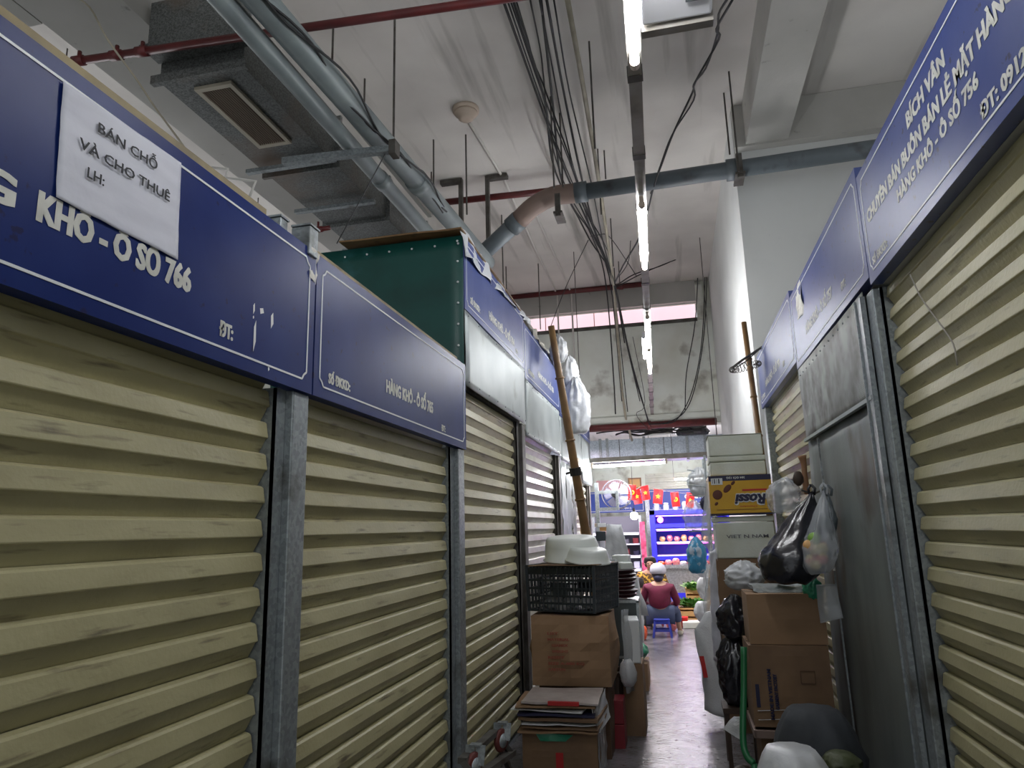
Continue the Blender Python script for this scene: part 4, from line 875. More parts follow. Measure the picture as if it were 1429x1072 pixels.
# trolley upturned with casters
tl = thing('trolley', 'folded steel hand trolley with red rubber casters leaning on the left shutter', 'trolley', (-1.15, 4.4, 0))
a, b_ = Vector((-1.17, 3.95, .33)), Vector((-1.25, 5.25, .30))
def Q(px, py, x=-1.17): return PX(px, py, x)
obj('side_rail', MB().bar(Q(645, 1062), Q(690, 1022), .05, .03).bar(Q(665, 1085, -1.10), Q(715, 1050, -1.10), .05, .03), 'steel', tl)
obj('cross_rail', MB().bar(Q(645, 1062), Q(665, 1090, -1.10), .03).bar(Q(690, 1022), Q(712, 1050, -1.10), .03), 'steel', tl)
obj('support_leg', MB().bar(Q(665, 1085, -1.10), (-1.12, 4.3, .0), .03).bar(Q(690, 1022), (-1.2, 5.0, .0), .03), 'steel', tl)
for i, (px, py) in enumerate(((662, 1068), (700, 1033))):
    c = PX(px, py, -1.13)
    w_ = obj('caster', MB().lathe(c - Vector((.016, 0, 0)), [(.035, 0), (.060, .003), (.066, .010), (.066, .022), (.060, .029), (.035, .032)], 28, ax=(1, -.35, 0)), 'caster_red', tl, smooth=True)
    obj('hub', MB().lathe(c - Vector((.02, 0, 0)), [(.04, 0), (.04, .038), (.015, .044), (.012, .05)], 20, ax=(1, -.35, 0)), 'galv_bright', w_, smooth=True)
    obj('fork', MB().bar(c + Vector((.03, -.01, .0)), c + Vector((.03, .03, .09)), .05, .008).bar(c + Vector((-.03, .01, .0)), c + Vector((-.03, .03, .09)), .05, .008).bar(c + Vector((-.03, .03, .09)), c + Vector((.03, .03, .09)), .05, .01), 'galv', tl)
# ================================================================ RIGHT PILE
# far stack: cardboard, styrofoam, yellow carton, styrofoam
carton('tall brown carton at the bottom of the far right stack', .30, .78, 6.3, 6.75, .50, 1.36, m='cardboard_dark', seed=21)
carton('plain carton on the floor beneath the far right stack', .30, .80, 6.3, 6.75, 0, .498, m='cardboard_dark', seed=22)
def styro(label, x0, x1, y0, y1, z0, z1, split=.78):
    t = thing('styrofoam_box', label, 'box', ((x0 + x1) / 2, (y0 + y1) / 2, z0)); zs = z0 + (z1 - z0) * split
    obj('body', MB().box((x0 + .006, y0 + .006, z0), (x1 - .006, y1 - .006, zs)), 'styro', t, bevel=.012); obj('lid', MB().box((x0, y0, zs + .003), (x1, y1, z1)), 'styro', t, bevel=.012); return t
t = styro('white foam box with faint grey lettering under the yellow carton', .31, .80, 6.3, 6.72, 1.362, 1.71, .86)
text('VIET N NAM', (.40, 6.298, 1.53), (1, 0, 0), (0, 0, 1), .34, .028, 'fan_grey', t, bold=.01)
yb = thing('cardboard_box', 'yellow biscuit carton standing upside down in the far right stack', 'box', (.54, 6.5, 1.73))
Y0 = 6.27; x0, x1, z0, z1 = .29, .80, 1.735, 2.055
obj('body', MB().box((x0, Y0, z0), (x1, 6.70, z1)), 'yellow_box', yb, bevel=.004)
obj('band', MB().box((x0 - .001, Y0 - .002, z1 - .045), (x1 + .001, Y0 + .001, z1 + .001)), 'navy', yb)
obj('base_band', MB().box((x0 - .002, Y0 - .003, z0 - .012), (x1 + .002, Y0 + .4, z0)), 'navy', yb)
text('Rossi', (x1 - .05, Y0 - .004, z0 + .155), (-1, 0, 0), (0, 0, -1), .26, .085, 'sign_white', yb, bold=.09, ext=.001, shear=.25)
text('Rossi', (x1 - .052, Y0 - .007, z0 + .155), (-1, 0, 0), (0, 0, -1), .255, .082, 'navy', yb, bold=.03, ext=.001, shear=.25)
text('Chocolate', (x1 - .13, Y0 - .004, z0 + .062), (-1, 0, 0), (0, 0, -1), .14, .014, 'red', yb, bold=.01)
obj('red_strip', MB().box((x0 + .27, Y0 - .003, z0 + .185), (x0 + .47, Y0, z0 + .20)), 'red', yb)
obj('caption', MB().box((x0 + .05, Y0 - .003, z0 + .030), (x0 + .46, Y0, z0 + .034)), 'brown_choc', yb)
text('384 GÓI 12G', (x0 + .30, Y0 - .005, z1 - .012), (-1, 0, 0), (0, 0, -1), .15, .017, 'sign_white', yb, bold=.02)
bc = obj('barcode', MB().box((x0 + .02, Y0 - .004, z1 - .075), (x0 + .115, Y0 - .001, z1 - .02)), 'sign_white', yb)
obj('bars', MB().box((x0 + .0, Y0, z0), (x0 + .001, Y0 + .001, z0 + .001)).v and MB().box((x0 + .03, Y0 - .006, z1 - .065), (x0 + .034, Y0 - .004, z1 - .025)).box((x0 + .045, Y0 - .006, z1 - .065), (x0 + .053, Y0 - .004, z1 - .025)).box((x0 + .065, Y0 - .006, z1 - .065), (x0 + .068, Y0 - .004, z1 - .025)).box((x0 + .08, Y0 - .006, z1 - .065), (x0 + .09, Y0 - .004, z1 - .025)), 'ink', bc)
for (x, z, rx, rz) in ((x0 + .065, z1 - .16, .042, .040), (x0 + .15, z1 - .11, .042, .024), (x0 + .20, z1 - .065, .022, .012), (x0 + .05, z1 - .235, .018, .012)):
    obj('chocolate_print', MB().lathe((x, Y0 - .001, z), [(1, 0), (.9, .003), (.4, .004)], 20, ax=(0, -1, 0), sx=rx, sy=rz), 'brown_choc', yb)
styro('pale foam box directly on the yellow carton', .31, .78, 6.3, 6.72, 2.058, 2.225, .7)
styro('topmost foam box of the far right stack, before the white pier', .31, .77, 6.3, 6.72, 2.228, 2.41, .99)
# plastic clinging on the left of stack
film('plastic_film', 'clear film clinging to the left side of the foam boxes', (PY(978, 760, 6.4), PY(990, 770, 6.4)), (PY(990, 640, 6.4), PY(996, 615, 6.4)), 'clear_bag', .03, 12)
# long plastic strips hanging at the left of the stack
film('plastic_film', 'long clear plastic sheet hanging down left of the far right stack', (PY(985, 965, 7.2), PY(1006, 965, 6.9)), (PY(984, 700, 7.2), PY(1001, 700, 6.9)), 'clear_bag', .03, 13, nu=12, nv=40)
film('plastic_film', 'pinkish translucent sheet hanging beside the brown carton of the stack', (PY(995, 920, 6.5), PY(1006, 930, 6.3)), (PY(990, 770, 6.5), PY(1002, 765, 6.3)), 'paper', .02, 15, nu=8, nv=30)
# white woven sack leaning, big
def loose_sack():
    c0 = [(PY(983, 990, 6.6), PY(1030, 1003, 6.5)), (PY(980, 940, 6.6), PY(1026, 960, 6.5)), (PY(968, 880, 6.7), PY(1012, 900, 6.6)), (PY(984, 855, 6.75), PY(1002, 850, 6.7))]
    t = thing('woven_sack', 'tall empty white woven sack leaning on the right of the aisle', 'sack', (c0[0][0].x + .1, 6.6, 0))
    mb = MB(); N = 18; n = 24
    for i in range(N + 1):
        k = i / N * 3; j = min(2, int(k)); f_ = k - j; a = c0[j][0].lerp(c0[j + 1][0], f_); b_ = c0[j][1].lerp(c0[j + 1][1], f_); m_ = (a + b_) / 2; hw = (b_ - a) / 2
        for q in range(n):
            A_ = 2 * PI * q / n; v = m_ + hw * math.cos(A_) + Vector((0, 1, 0)) * math.sin(A_) * (.10 * (1 - i / N * .7))
            v += Vector((1, 1, 0)) * .018 * noise.noise(Vector((A_ * 1.5, i * .3, 2))) ; v.z = max(v.z, .004); mb.v.append(v)
    for i in range(N):
        for q in range(n): mb.f.append((i * n + q, i * n + (q + 1) % n, (i + 1) * n + (q + 1) % n, (i + 1) * n + q))
    mb.f.append(tuple(reversed(range(n)))); mb.f.append(tuple(N * n + q for q in range(n)))
    obj('body', mb, 'sack', t, smooth=True)
    obj('red_stripe', MB().bar(PY(979, 916, 6.50), PY(985, 946, 6.44), .035, .012), 'red', t)
loose_sack()
# black bags
bag('garbage_bag', 'upper glossy black bag wedged left of the plain carton', (.36, 5.45, .85), .12, .12, .30, 'black_bag', seed=5, ears=False)
bag('garbage_bag', 'lower larger glossy black bag left of the printed carton', (.34, 5.5, .40), .13, .14, .50, 'black_bag', seed=8, ears=False)
st = thing('wooden_stool', 'dark wooden stand hidden under the black bags', 'stool', (.34, 5.5, 0))
obj('seat', MB().box((.22, 5.38, .36), (.46, 5.62, .395)), 'wood_dark', st)
multi('leg', [MB().box((x, y, 0), (x + .03, y + .03, .36)) for x in (.23, .42) for y in (5.39, 5.58)], 'wood_dark', st)
bag('plastic_bag', 'white plastic bag lying on top behind the plain carton', (.44, 5.35, 1.19), .13, .12, .2, 'white_bag', seed=9, ears=False)
# near cartons
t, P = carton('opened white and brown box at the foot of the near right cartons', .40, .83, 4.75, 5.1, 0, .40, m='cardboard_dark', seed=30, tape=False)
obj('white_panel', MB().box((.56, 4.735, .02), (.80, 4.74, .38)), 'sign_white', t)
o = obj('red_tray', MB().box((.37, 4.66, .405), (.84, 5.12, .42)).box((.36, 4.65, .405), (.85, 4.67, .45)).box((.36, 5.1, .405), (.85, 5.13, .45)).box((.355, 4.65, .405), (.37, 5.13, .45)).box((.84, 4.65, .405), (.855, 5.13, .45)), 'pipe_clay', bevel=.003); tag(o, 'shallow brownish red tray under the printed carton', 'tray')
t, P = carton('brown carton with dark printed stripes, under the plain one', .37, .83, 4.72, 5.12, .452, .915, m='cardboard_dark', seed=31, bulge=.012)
for k, (u, z0_, z1_) in enumerate(((-.50, .10, .72), (-.36, .22, .66))):
    a = P(u, -1, z0_); text('GARMENT FACTORY' if k else 'MADE IN VIETNAM', a + Vector((0, -.018, 0)), (0, 0, 1), (-1, 0, 0), (z1_ - z0_) * .46, .02, 'navy', t, bold=.04, ext=.0008)
obj('dark_mark', MB().obox(P(-.86, -1, .38) + Vector((0, -.006, 0)), (.022, .003, .13), 0), 'navy', t)
for (u, z_) in ((.42, .62), (.42, .22)):
    c = P(u, -1, z_) + Vector((0, -.014, 0)); obj('print_frame', MB().bar(c + Vector((-.04, 0, .035)), c + Vector((.04, 0, .035)), .003).bar(c + Vector((-.04, 0, -.035)), c + Vector((.04, 0, -.035)), .003).bar(c + Vector((-.04, 0, -.035)), c + Vector((-.04, 0, .035)), .003).bar(c + Vector((.04, 0, -.035)), c + Vector((.04, 0, .035)), .003), 'cardboard_side', t)
for z_ in (.20, .09): obj('clear_tape', MB().bar(P(-.9, -1, z_) + Vector((0, -.012, 0)), P(0.1, -1, z_ + .03) + Vector((0, -.016, 0)), .006, .002), 'sign_white', t)
t, P = carton('plain light brown carton topmost of the near right cartons', .39, .84, 4.75, 5.12, .918, 1.215, m='cardboard', seed=32, bulge=.006)
o = obj('folded_tarp', MB().grid((.44, 4.85, 1.24), (.78, 4.83, 1.24), (.44, 5.1, 1.26), (.80, 5.1, 1.26), 10, 8, .025, 6, (0, 0, 1), 7, .02), 'galv_bright'); tag(o, 'grey folded plastic lying on the plain carton', 'plastic sheet')
o = obj('herb_bunch', MB().lathe((.66, 4.92, 1.27), [(.02, 0), (.06, .01), (.07, .03), (.03, .05)], 14, sx=1.4, fn=lambda a, q: 1 + .3 * math.sin(6 * a)), 'leaf', smooth=False); tag(o, 'dark green herbs on the plain carton', 'herbs')
bag('plastic_bag', 'thin bright green bag tucked above the plain carton', (.79, 4.78, 1.18), .055, .05, .14, 'green_bag', seed=14, ears=False)
film('plastic_film', 'pale greenish film draped over the right corner of the plain carton', ((.80, 4.70, 1.05), (.92, 4.66, 1.08)), ((.80, 4.72, 1.27), (.91, 4.70, 1.27)), 'clear_bag', .02, 19, nu=10, nv=14)
# green pole
gp = thing('green_pole', 'bright green bent tube leaning on the near right cartons', 'pole', (.35, 4.7, 0))
obj('tube', MB().tube(smooth_path([PY(1038, 903, 4.65), PY(1038, 960, 4.6), PY(1037, 1030, 4.5), PY(1042, 1055, 4.45), PY(1052, 1066, 4.42)], 5), .019, 12), 'green_pole', gp, smooth=True)
b0 = PY(1052, 1066, 4.42); obj('foot', MB().tube([b0, (b0.x + .02, 4.42, .005)], .017, 12), 'green_pole', gp, smooth=True)
o = obj('plastic_scrap', MB().grid(PY(1010, 1018, 5.0), PY(1040, 1035, 4.9), PY(1025, 1000, 5.0), PY(1040, 1000, 4.9), 6, 6, .02, 5, None, 8, .003), 'sack'); tag(o, 'pale scrap of plastic by the foot of the green pole', 'scrap')
o = obj('brown_rag', MB().lathe((.30, 5.0, 0), [(.10, 0), (.12, .05), (.08, .12), (.02, .15)], 16, fn=lambda a, q: 1 + .2 * math.sin(4 * a)), 'wood_dark', smooth=True); tag(o, 'dark rag heap on the floor left of the green pole', 'rag')
# near big sacks
sackpile('cloth_sack', 'large dark grey cloth bundle by the metal sheet', (.60, 4.02, 0), .25, .26, .72, 'cloth_dark', 3)
sackpile('plastic_sack', 'big greyish white plastic sack at the bottom edge of the view', (.40, 3.40, 0), .20, .22, .705, 'white_bag', 5)
sackpile('plastic_sack', 'smaller white sack in the bottom right by the metal sheet', (.72, 3.42, 0), .13, .14, .60, 'white_bag', 6)
sackpile('produce_bag', 'little olive green bag on top between the white sacks', (.66, 3.76, .50), .09, .08, .10, 'olive', 7)
sackpile('cloth_sack', 'dark bundle under the olive bag', (.66, 3.72, 0), .08, .08, .50, 'cloth_dark', 9)
# hook with hanging bags
hk = thing('wooden_hook', 'reddish brown wooden tool hanging at the edge of the metal sheet', 'tool', (.80, 4.66, 1.88))
obj('handle', MB().tube(smooth_path([PY(1119, 636, 4.68), PY(1122, 650, 4.68), PY(1123, 668, 4.68), PY(1127, 690, 4.68)], 4), [.028, .024, .02, .018, .017, .017, .017, .018, .02, .02, .02, .02, .018][:13], 12), 'wood', hk, smooth=True)
obj('blade', MB().lathe(PY(1115, 678, 4.64), [(.01, 0), (.03, .02), (.032, .05), (.02, .085), (.01, .09)], 14, sy=.6), 'wood_dark', hk, smooth=True)
obj('hook_bar', MB().tube([(.93, 4.66, 1.86), PY(1135, 690, 4.62), PY(1118, 684, 4.58)], .006, 8), 'steel', hk)
tp_ = PY(1142, 686, 4.55)
def hangbag(name, label, top, bottom_c, rx, ry, m, seed, side=0, inner=None):
    top = Vector(top); bc_ = Vector(bottom_c); t = thing(name, label, 'bag', bc_); n = 40; N = 26; mb = MB(); H = top.z - bc_.z
    for i in range(N + 1):
        q = i / N; c = bc_.lerp(top, q ** 1.1 if q > .3 else q ** 1.1)
        if q < .06: r = .55 + q / .06 * .25
        elif q < .30: r = .80 + .20 * math.sin((q - .06) / .24 * PI / 2)
        else: k = (q - .3) / .7; r = (1 - k) ** 1.05 * .97 + .03 + .05 * math.sin(k * PI)
        for k in range(n):
            a = 2 * PI * k / n; cr_ = crump(math.cos(a), math.sin(a), q, seed) * min(rx, ry) * .6 * max(r, .1); pl = 1 + (.015 + .13 * max(0, q - .25)) * math.sin(a * 9 + seed + 2 * q) + .10 * noise.noise(Vector((math.cos(a) * 1.5 + seed, math.sin(a) * 1.5, q * 3)))
            mb.v.append(Vector((c.x + rx * r * pl * math.cos(a), c.y + ry * r * pl * math.sin(a), bc_.z + H * q + .02 * noise.noise(Vector((math.cos(a) * 2, seed, q * 3))))) + cr_)
    for i in range(N):
        for k in range(n): mb.f.append((i * n + k, i * n + (k + 1) % n, (i + 1) * n + (k + 1) % n, (i + 1) * n + k))
    mb.f.append(tuple(reversed(range(n)))); mb.f.append(tuple(N * n + k for k in range(n)))
    obj('body', mb, m, t, smooth=True)
    for sg in (-1, 1): obj('handle_loop', MB().tube([top + Vector((sg * .012, 0, -.02)), top + Vector((sg * .02, -.005, .02)), top + Vector((0, 0, .045))], .008, 8), m, t, smooth=True)
    return t
hangbag('garbage_bag', 'large glossy black bag hanging from the hook by the metal sheet', tp_ + Vector((-.03, .04, 0)), PY(1100, 814, 4.5), .20, .17, 'black_bag', 3)
fb = hangbag('plastic_bag', 'clear bag of yellow and red fruit hanging right of the black bag', tp_ + Vector((.02, -.06, .0)), PY(1142, 800, 4.36), .098, .10, 'clear_bag', 7)
for k, (dx, dz, m_) in enumerate(((-.035, .05, 'fruit'), (.03, .06, 'fruit'), (.0, .11, 'fruit'), (-.01, .03, 'fruit'), (.035, .12, 'fruit'), (-.03, .13, 'chicken'), (.0, .17, 'leaf_light'))):
    b__ = PY(1142, 800, 4.36) + Vector((dx, .0 - .02 * (k % 2), dz)); o = obj('fruit', MB().ball(Vector((b__.x, b__.y + .02 * (k % 2) + .012, b__.z + .02)), .036, 10), m_, smooth=True); tag(o, ('lower left', 'middle right', 'central', 'lowest', 'upper right', 'orange upper left', 'green topmost')[k] + ' fruit inside the clear hanging bag', 'fruit', 'fruits in the clear bag')
hangbag('plastic_bag', 'small dark bag hanging at the far right of the hook', tp_ + Vector((.05, -.03, -.01)), PY(1158, 745, 4.5), .045, .05, 'pipe_grey', 5)
bag('plastic_bag', 'crumpled clear white bag on the hook above the black bag', PY(1094, 716, 4.72), .10, .09, .22, 'clear_bag', seed=4, ears=False, tilt=.1)
# bamboo right with spring basket
A, B = PY(1038, 450, 7.0), PY(1070, 690, 6.78); B = B + (B - A).normalized() * 1.95; 
bp2 = thing('bamboo_pole', 'thin bamboo pole standing by the white pier and the sign end', 'pole', tuple(B))
obj('culm', MB().tube([A, A.lerp(B, .5), B], [.026, .030, .034], 12), 'bamboo', bp2, smooth=True)
for k in range(1, 9): q = A.lerp(B, k / 9.5); d = (B - A).normalized(); obj('node_ring', MB().tube([q, q + d * .015], .034, 12), 'bamboo', bp2, smooth=True)
wb_ = thing('wire_ladle', 'coiled wire strainer with a twisted handle hooked on the bamboo pole', 'strainer', tuple(PY(1040, 515, 6.9)))
c = PY(1040, 512, 6.9); pts = []
for i in range(26 * 8 + 1):
    a = 2 * PI * i / (26 * 8); b_ = 2 * PI * i / 8; R_ = .13 + .022 * math.cos(b_); pts.append(c + Vector((R_ * math.cos(a), R_ * .9 * math.sin(a), .022 * math.sin(b_) + .02 * math.cos(a))))
obj('coil_ring', MB().tube(pts, .0035, 5), 'steel', wb_)
h = PY(1064, 484, 6.95); obj('handle', MB().tube([c + Vector((-.12, 0, 0)), c + Vector((-.02, 0, .07)), h], .012, 7).tube([c + Vector((-.08, 0, 0)), c + Vector((0.02, 0, .06)), h], .006, 6), 'steel', wb_)
# ================================================================ FAR STALLS
YB = 19.0
def fsign(x0, x1, z0, z1, label):
    t = thing('shop_sign', label, 'sign', ((x0 + x1) / 2, YB, z0)); obj('panel', MB().box((x0, YB, z0), (x1, YB + .06, z1)), 'far_blue', t)
    mb = MB(); e = .04
    for a, b_ in (((x0 + e, z0 + e), (x1 - e, z0 + e)), ((x1 - e, z0 + e), (x1 - e, z1 - e)), ((x1 - e, z1 - e), (x0 + e, z1 - e)), ((x0 + e, z1 - e), (x0 + e, z0 + e))): mb.bar((a[0], YB - .002, a[1]), (b_[0], YB - .002, b_[1]), .012)
    obj('border_line', mb, 'sign_white', t); return t
t = fsign(-2.7, -.80, 2.02, 2.58, 'far left blue stall sign partly hidden behind the fan')
text('ANH', (-1.62, YB - .004, 2.24), (1, 0, 0), (0, 0, 1), .45, .17, 'sign_white', t, bold=.05)
text('ĐT: 0912', (-1.50, YB - .004, 2.10), (1, 0, 0), (0, 0, 1), .35, .05, 'sign_white', t)
t = fsign(-.72, 1.6, 2.02, 2.58, 'far right blue stall sign with flags hanging before it')
text('CÁNH SỐ', (.24, YB - .004, 2.33), (1, 0, 0), (0, 0, 1), .62, .10, 'sign_white', t, bold=.05); text('CẢNH - Ô', (.16, YB - .004, 2.16), (1, 0, 0), (0, 0, 1), .62, .10, 'sign_white', t, bold=.05)
text('Số ĐKKD:', (-.6, YB - .004, 2.08), (1, 0, 0), (0, 0, 1), .22, .04, 'sign_white', t)
# far posts, cream shutter housing over the signs
for x, lb in ((-.78, 'galvanised post between the two far stalls'), (1.5, 'galvanised post at the right of the far fridge stall'), (-2.75, 'galvanised post at the left of the far stalls')):
    tag(obj('steel_post', MB().box((x, YB - .06, 0), (x + .09, YB + .06, 2.6)), 'galv_bright'), lb, 'post')
hs = thing('shutter_housing', 'cream slatted band above the far right blue sign', 'housing', (.4, YB + .1, 2.6))
multi('slat', [MB().box((-.75, YB + .02 - .015 * (k % 2), 2.60 + k * .06), (1.6, YB + .2, 2.655 + k * .06)) for k in range(7)], 'slat_white', hs)
pic = thing('framed_picture', 'small framed picture above the far left sign', 'picture', (-.95, YB, 2.62)); obj('frame', MB().box((-1.2, YB - .02, 2.62), (-.85, YB + .03, 2.92)), 'wood', pic); obj('print', MB().box((-1.16, YB - .03, 2.66), (-.89, YB - .021, 2.88)), 'chicken', pic)
o = obj('pink_crate', MB().box((-2.05, YB + .0, 2.582), (-1.35, YB + .3, 2.88)), 'paper_pink', bevel=.01); tag(o, 'pink box standing above the far left sign', 'box')

# lit fridge on the right
fr = thing('display_fridge', 'blue framed display fridge with violet light and meat on its shelves', 'fridge', (.2, 17.4, 0))
x0, x1, y0, y1 = -.62, 1.25, 17.0, 17.7
obj('frame', MB().box((x0, y0, .0), (x0 + .12, y1, 2.0)).box((x1 - .12, y0, 0), (x1, y1, 2.0)).box((x0, y1 - .03, 0), (x1, y1, 2.0)).box((x0, y0, 1.90), (x1, y1, 2.0)).box((x0, y0, .0), (x1, y1, .60)), 'fridge_blue', fr)
multi('shelf', [MB().box((x0 + .12, y0 + .02, z), (x1 - .12, y1 - .04, z + .025)) for z in (.95, 1.25, 1.55)], 'shelf_white', fr)
multi('blue_lip', [MB().box((x0 + .12, y0 - .005, z), (x1 - .12, y0 + .018, z + .09)) for z in (.86, 1.60)], 'fridge_blue', fr)
multi('led_strip', [MB().box((x0 + .14, y0 + .03, z), (x1 - .14, y0 + .06, z + .02)) for z in (1.86, 1.525)], 'led_violet', fr)
obj('led_strip', MB().box((x0 + .14, y0 + .03, 1.225), (x1 - .14, y0 + .06, 1.245)), 'led_pink', fr)
obj('glow_lamp', MB().ball((x0 + .24, y0 + .04, 1.78), .07, 8), 'led_pink', fr, smooth=True)
ml = [('pinkmeat', 'pink cut of meat'), ('chicken', 'yellow plucked chicken'), ('pinkmeat', 'reddish cut of meat')]
for k in range(9):
    x = -.36 + k * .165; m_ = ('chicken', 'pinkmeat', 'pinkmeat')[k % 3]
    o = sackpile('meat_piece', ('first', 'second', 'third', 'fourth', 'fifth', 'sixth', 'seventh', 'eighth', 'ninth')[k] + ' piece of meat from the left on the violet lit shelf', (x, 17.2, 1.277), .075, .1, .12 + .03 * (k % 2), m_, k, 'meat'); o['group'] = 'meat on the fridge shelf'
mj = [thing('glass_jar', 'x', 'jar', (-.45 + k * .22, 17.3, 2.0), group='jars on top of the far fridge') for k in range(7)]
for k, j in enumerate(mj):
    j['label'] = ('first', 'second', 'third', 'fourth', 'fifth', 'sixth', 'seventh')[k] + ' jar from the left on top of the blue fridge'; c = j.location
    obj('glass', MB().lathe(c, [(.05, .001), (.07, .02), (.07, .13), (.05, .15)], 14), 'clear_bag', j, smooth=True); obj('lid', MB().lathe(c, [(.052, .151), (.055, .155), (.055, .175), (.04, .18)], 14), 'sign_white', j, smooth=True)
# left white lit rack
rk = thing('display_rack', 'white lit shelf rack with packed goods in the far left stall', 'rack', (-1.35, 17.3, 0))
multi('shelf', [MB().box((-2.0, 17.0, z), (-.86, 17.5, z + .03)) for z in (.35, .65, .95, 1.22, 1.48)], 'shelf_white', rk)
multi('upright', [MB().box((x, y, 0), (x + .04, y + .04, 1.9)) for x in (-2.02, -.88) for y in (17.0, 17.48)], 'galv_bright', rk)
multi('lamp_strip', [MB().box((-1.98, 17.02, z), (-.9, 17.05, z + .022)) for z in (.925, 1.455, .625)], 'led_white', rk)
obj('back_panel', MB().box((-2.0, 17.53, 0), (-.86, 17.55, 1.9)), 'fan_grey', rk)
lev = (.38, .68, .98, 1.25)
for k in range(20):
    z = lev[k % 4]; x = -1.92 + (k // 4) * .22; h = .10 + .05 * ((k * 7) % 3) / 2
    o = obj('goods_packet', MB().obox((x + .05, 17.25, z + h / 2 + .002), (.13, .2, h), .05 * math.sin(k)), ('fan_grey', 'paper', 'darkred', 'sign_white', 'navy')[(k * 3) % 5], bevel=.01)
    tag(o, '%s packet from the left on the %s shelf of the white rack' % (('first', 'second', 'third', 'fourth', 'fifth')[k // 4], ('lowest', 'second', 'third', 'top')[k % 4]), 'packet', 'packets on the white rack')
o = obj('red_curtain', MB().grid((-.86, 16.95, .5), (-.74, 16.95, .5), (-.86, 16.95, 1.75), (-.74, 16.95, 1.75), 8, 20, .03, 4, (0, -1, 0), 6, .004), 'red_cloth'); tag(o, 'red plastic strips hanging beside the post between the far stalls', 'curtain')
bl = thing('light_bulb', 'glaring round bulb hanging below the far left blue sign', 'bulb', tuple(PY(885, 720, 15.5)))
c = PY(885, 720, 15.5); obj('globe', MB().ball(c, .085, 12), 'bulb', bl, smooth=True); obj('socket', MB().tube([c + Vector((0, 0, .08)), c + Vector((0, 0, .16))], .03, 10), 'cable', bl); obj('cord', MB().tube([c + Vector((0, 0, .15)), (c.x, c.y, 3.94)], .006, 6), 'cable', bl)
# flags
def flag(i, px, py, w_, h, y, sym, label):
    c = PY(px, py, y); t = thing('flag', label, 'flag', tuple(c), 'little red flags strung over the aisle')
    tl_ = math.radians((-6, 8, -4, 10, 5, -8)[i % 6]); R = Matrix.Rotation(tl_, 3, 'Y')
    def G(u, v): return c + R @ Vector((u * w_, .012 * math.sin(v * 5 + i), -v * h))
    mb = MB(); nu, nv = 4, 8
    for l in (0, 1):
        for j in range(nv + 1):
            for k in range(nu + 1): mb.v.append(G(k / nu - .5, j / nv) + Vector((0, .02 * math.sin(k * 1.3 + i) + l * .003, 0)))
        for j in range(nv):
            for k in range(nu): a = l * 45 + j * 5 + k; q = (a, a + 1, a + 6, a + 5); mb.f.append(q[::-1] if l == 0 else q)
    obj('cloth', mb, 'flag_red', t, smooth=True)
    m_ = c + R @ Vector((0, -.025, -h * .5)); mb = MB(); r = w_ * .30
    if sym == 'star':
        P_ = [m_ + R @ Vector((math.sin(k * PI / 5) * (r if k % 2 == 0 else r * .4), 0, math.cos(k * PI / 5) * (r if k % 2 == 0 else r * .4))) for k in range(10)]
        mb.add([m_] + P_, [(0, 1 + (k + 1) % 10, 1 + k) for k in range(10)])
    else:
        pts = [m_ + R @ Vector((r * .8 * math.cos(a), 0, r * .8 * math.sin(a))) for a in [math.radians(x) for x in range(-140, 100, 20)]]
        mb.tube(pts, [.006 + .010 * math.sin(PI * k / 11) for k in range(12)], 5); mb.bar(m_ + R @ Vector((-r * .8, 0, -r * .7)), m_ + R @ Vector((r * .4, 0, r * .5)), .018, .006).bar(m_ + R @ Vector((0, 0, r * .8)), m_ + R @ Vector((r * .7, 0, r * .15)), .03, .006)
    obj('emblem', mb, 'flag_yellow', t)
for i, (px, py, sym, y, lb) in enumerate(((899, 678, 'star', 15.6, 'first little red flag right of the fan'), (919, 683, 'star', 15.6, 'second little red flag, biggest, before the far right sign'), (941, 687, 'sickle', 15.6, 'third little red flag with a hammer and sickle'), (964, 688, 'star', 15.6, 'last little red flag next to the hanging bags'), (882, 677, 'sickle', 14.8, 'red flag partly behind the right edge of the fan'), (887, 683, 'star', 15.2, 'red flag folded between the fan and the first flag'))):
    flag(i, px, py, .17 if i != 1 else .20, .31, y, sym, lb)
ln = obj('flag_string', MB().tube(smooth_path([PY(850, 676, 14.6), PY(882, 677, 14.8), PY(887, 683, 15.2), PY(899, 678, 15.6), PY(919, 683, 15.6), PY(941, 687, 15.6), PY(964, 688, 15.6), PY(1000, 680, 15.6)], 4), .005, 5), 'rope'); tag(ln, 'thin string carrying the little red flags', 'string')
# fan on bracket
fn_ = thing('wall_fan', 'big grey wall fan seen from behind on a steel bracket', 'fan', tuple(PY(860, 690, 11.4)))
c = PY(860, 690, 11.5); R_ = .24
obj('guard_ring', MB().tube([c + Vector((R_ * math.cos(a * PI / 20), .10, R_ * math.sin(a * PI / 20))) for a in range(40)], .008, 6, closed=True).tube([c + Vector((R_ * .97 * math.cos(a * PI / 20), -.02, R_ * .97 * math.sin(a * PI / 20))) for a in range(40)], .006, 6, closed=True), 'fan_grey', fn_)
mb = MB()
for k in range(36):
    a = 2 * PI * k / 36; d = Vector((math.cos(a), 0, math.sin(a))); mb.tube([c + d * .05 + Vector((0, -.05, 0)), c + d * .16 + Vector((0, -.05, 0)), c + d * R_ * .97 + Vector((0, -.02, 0)), c + d * R_ + Vector((0, .1, 0))], .0022, 4)
o = obj('guard_wire', mb, 'fan_grey', fn_); o['kind'] = 'stuff'
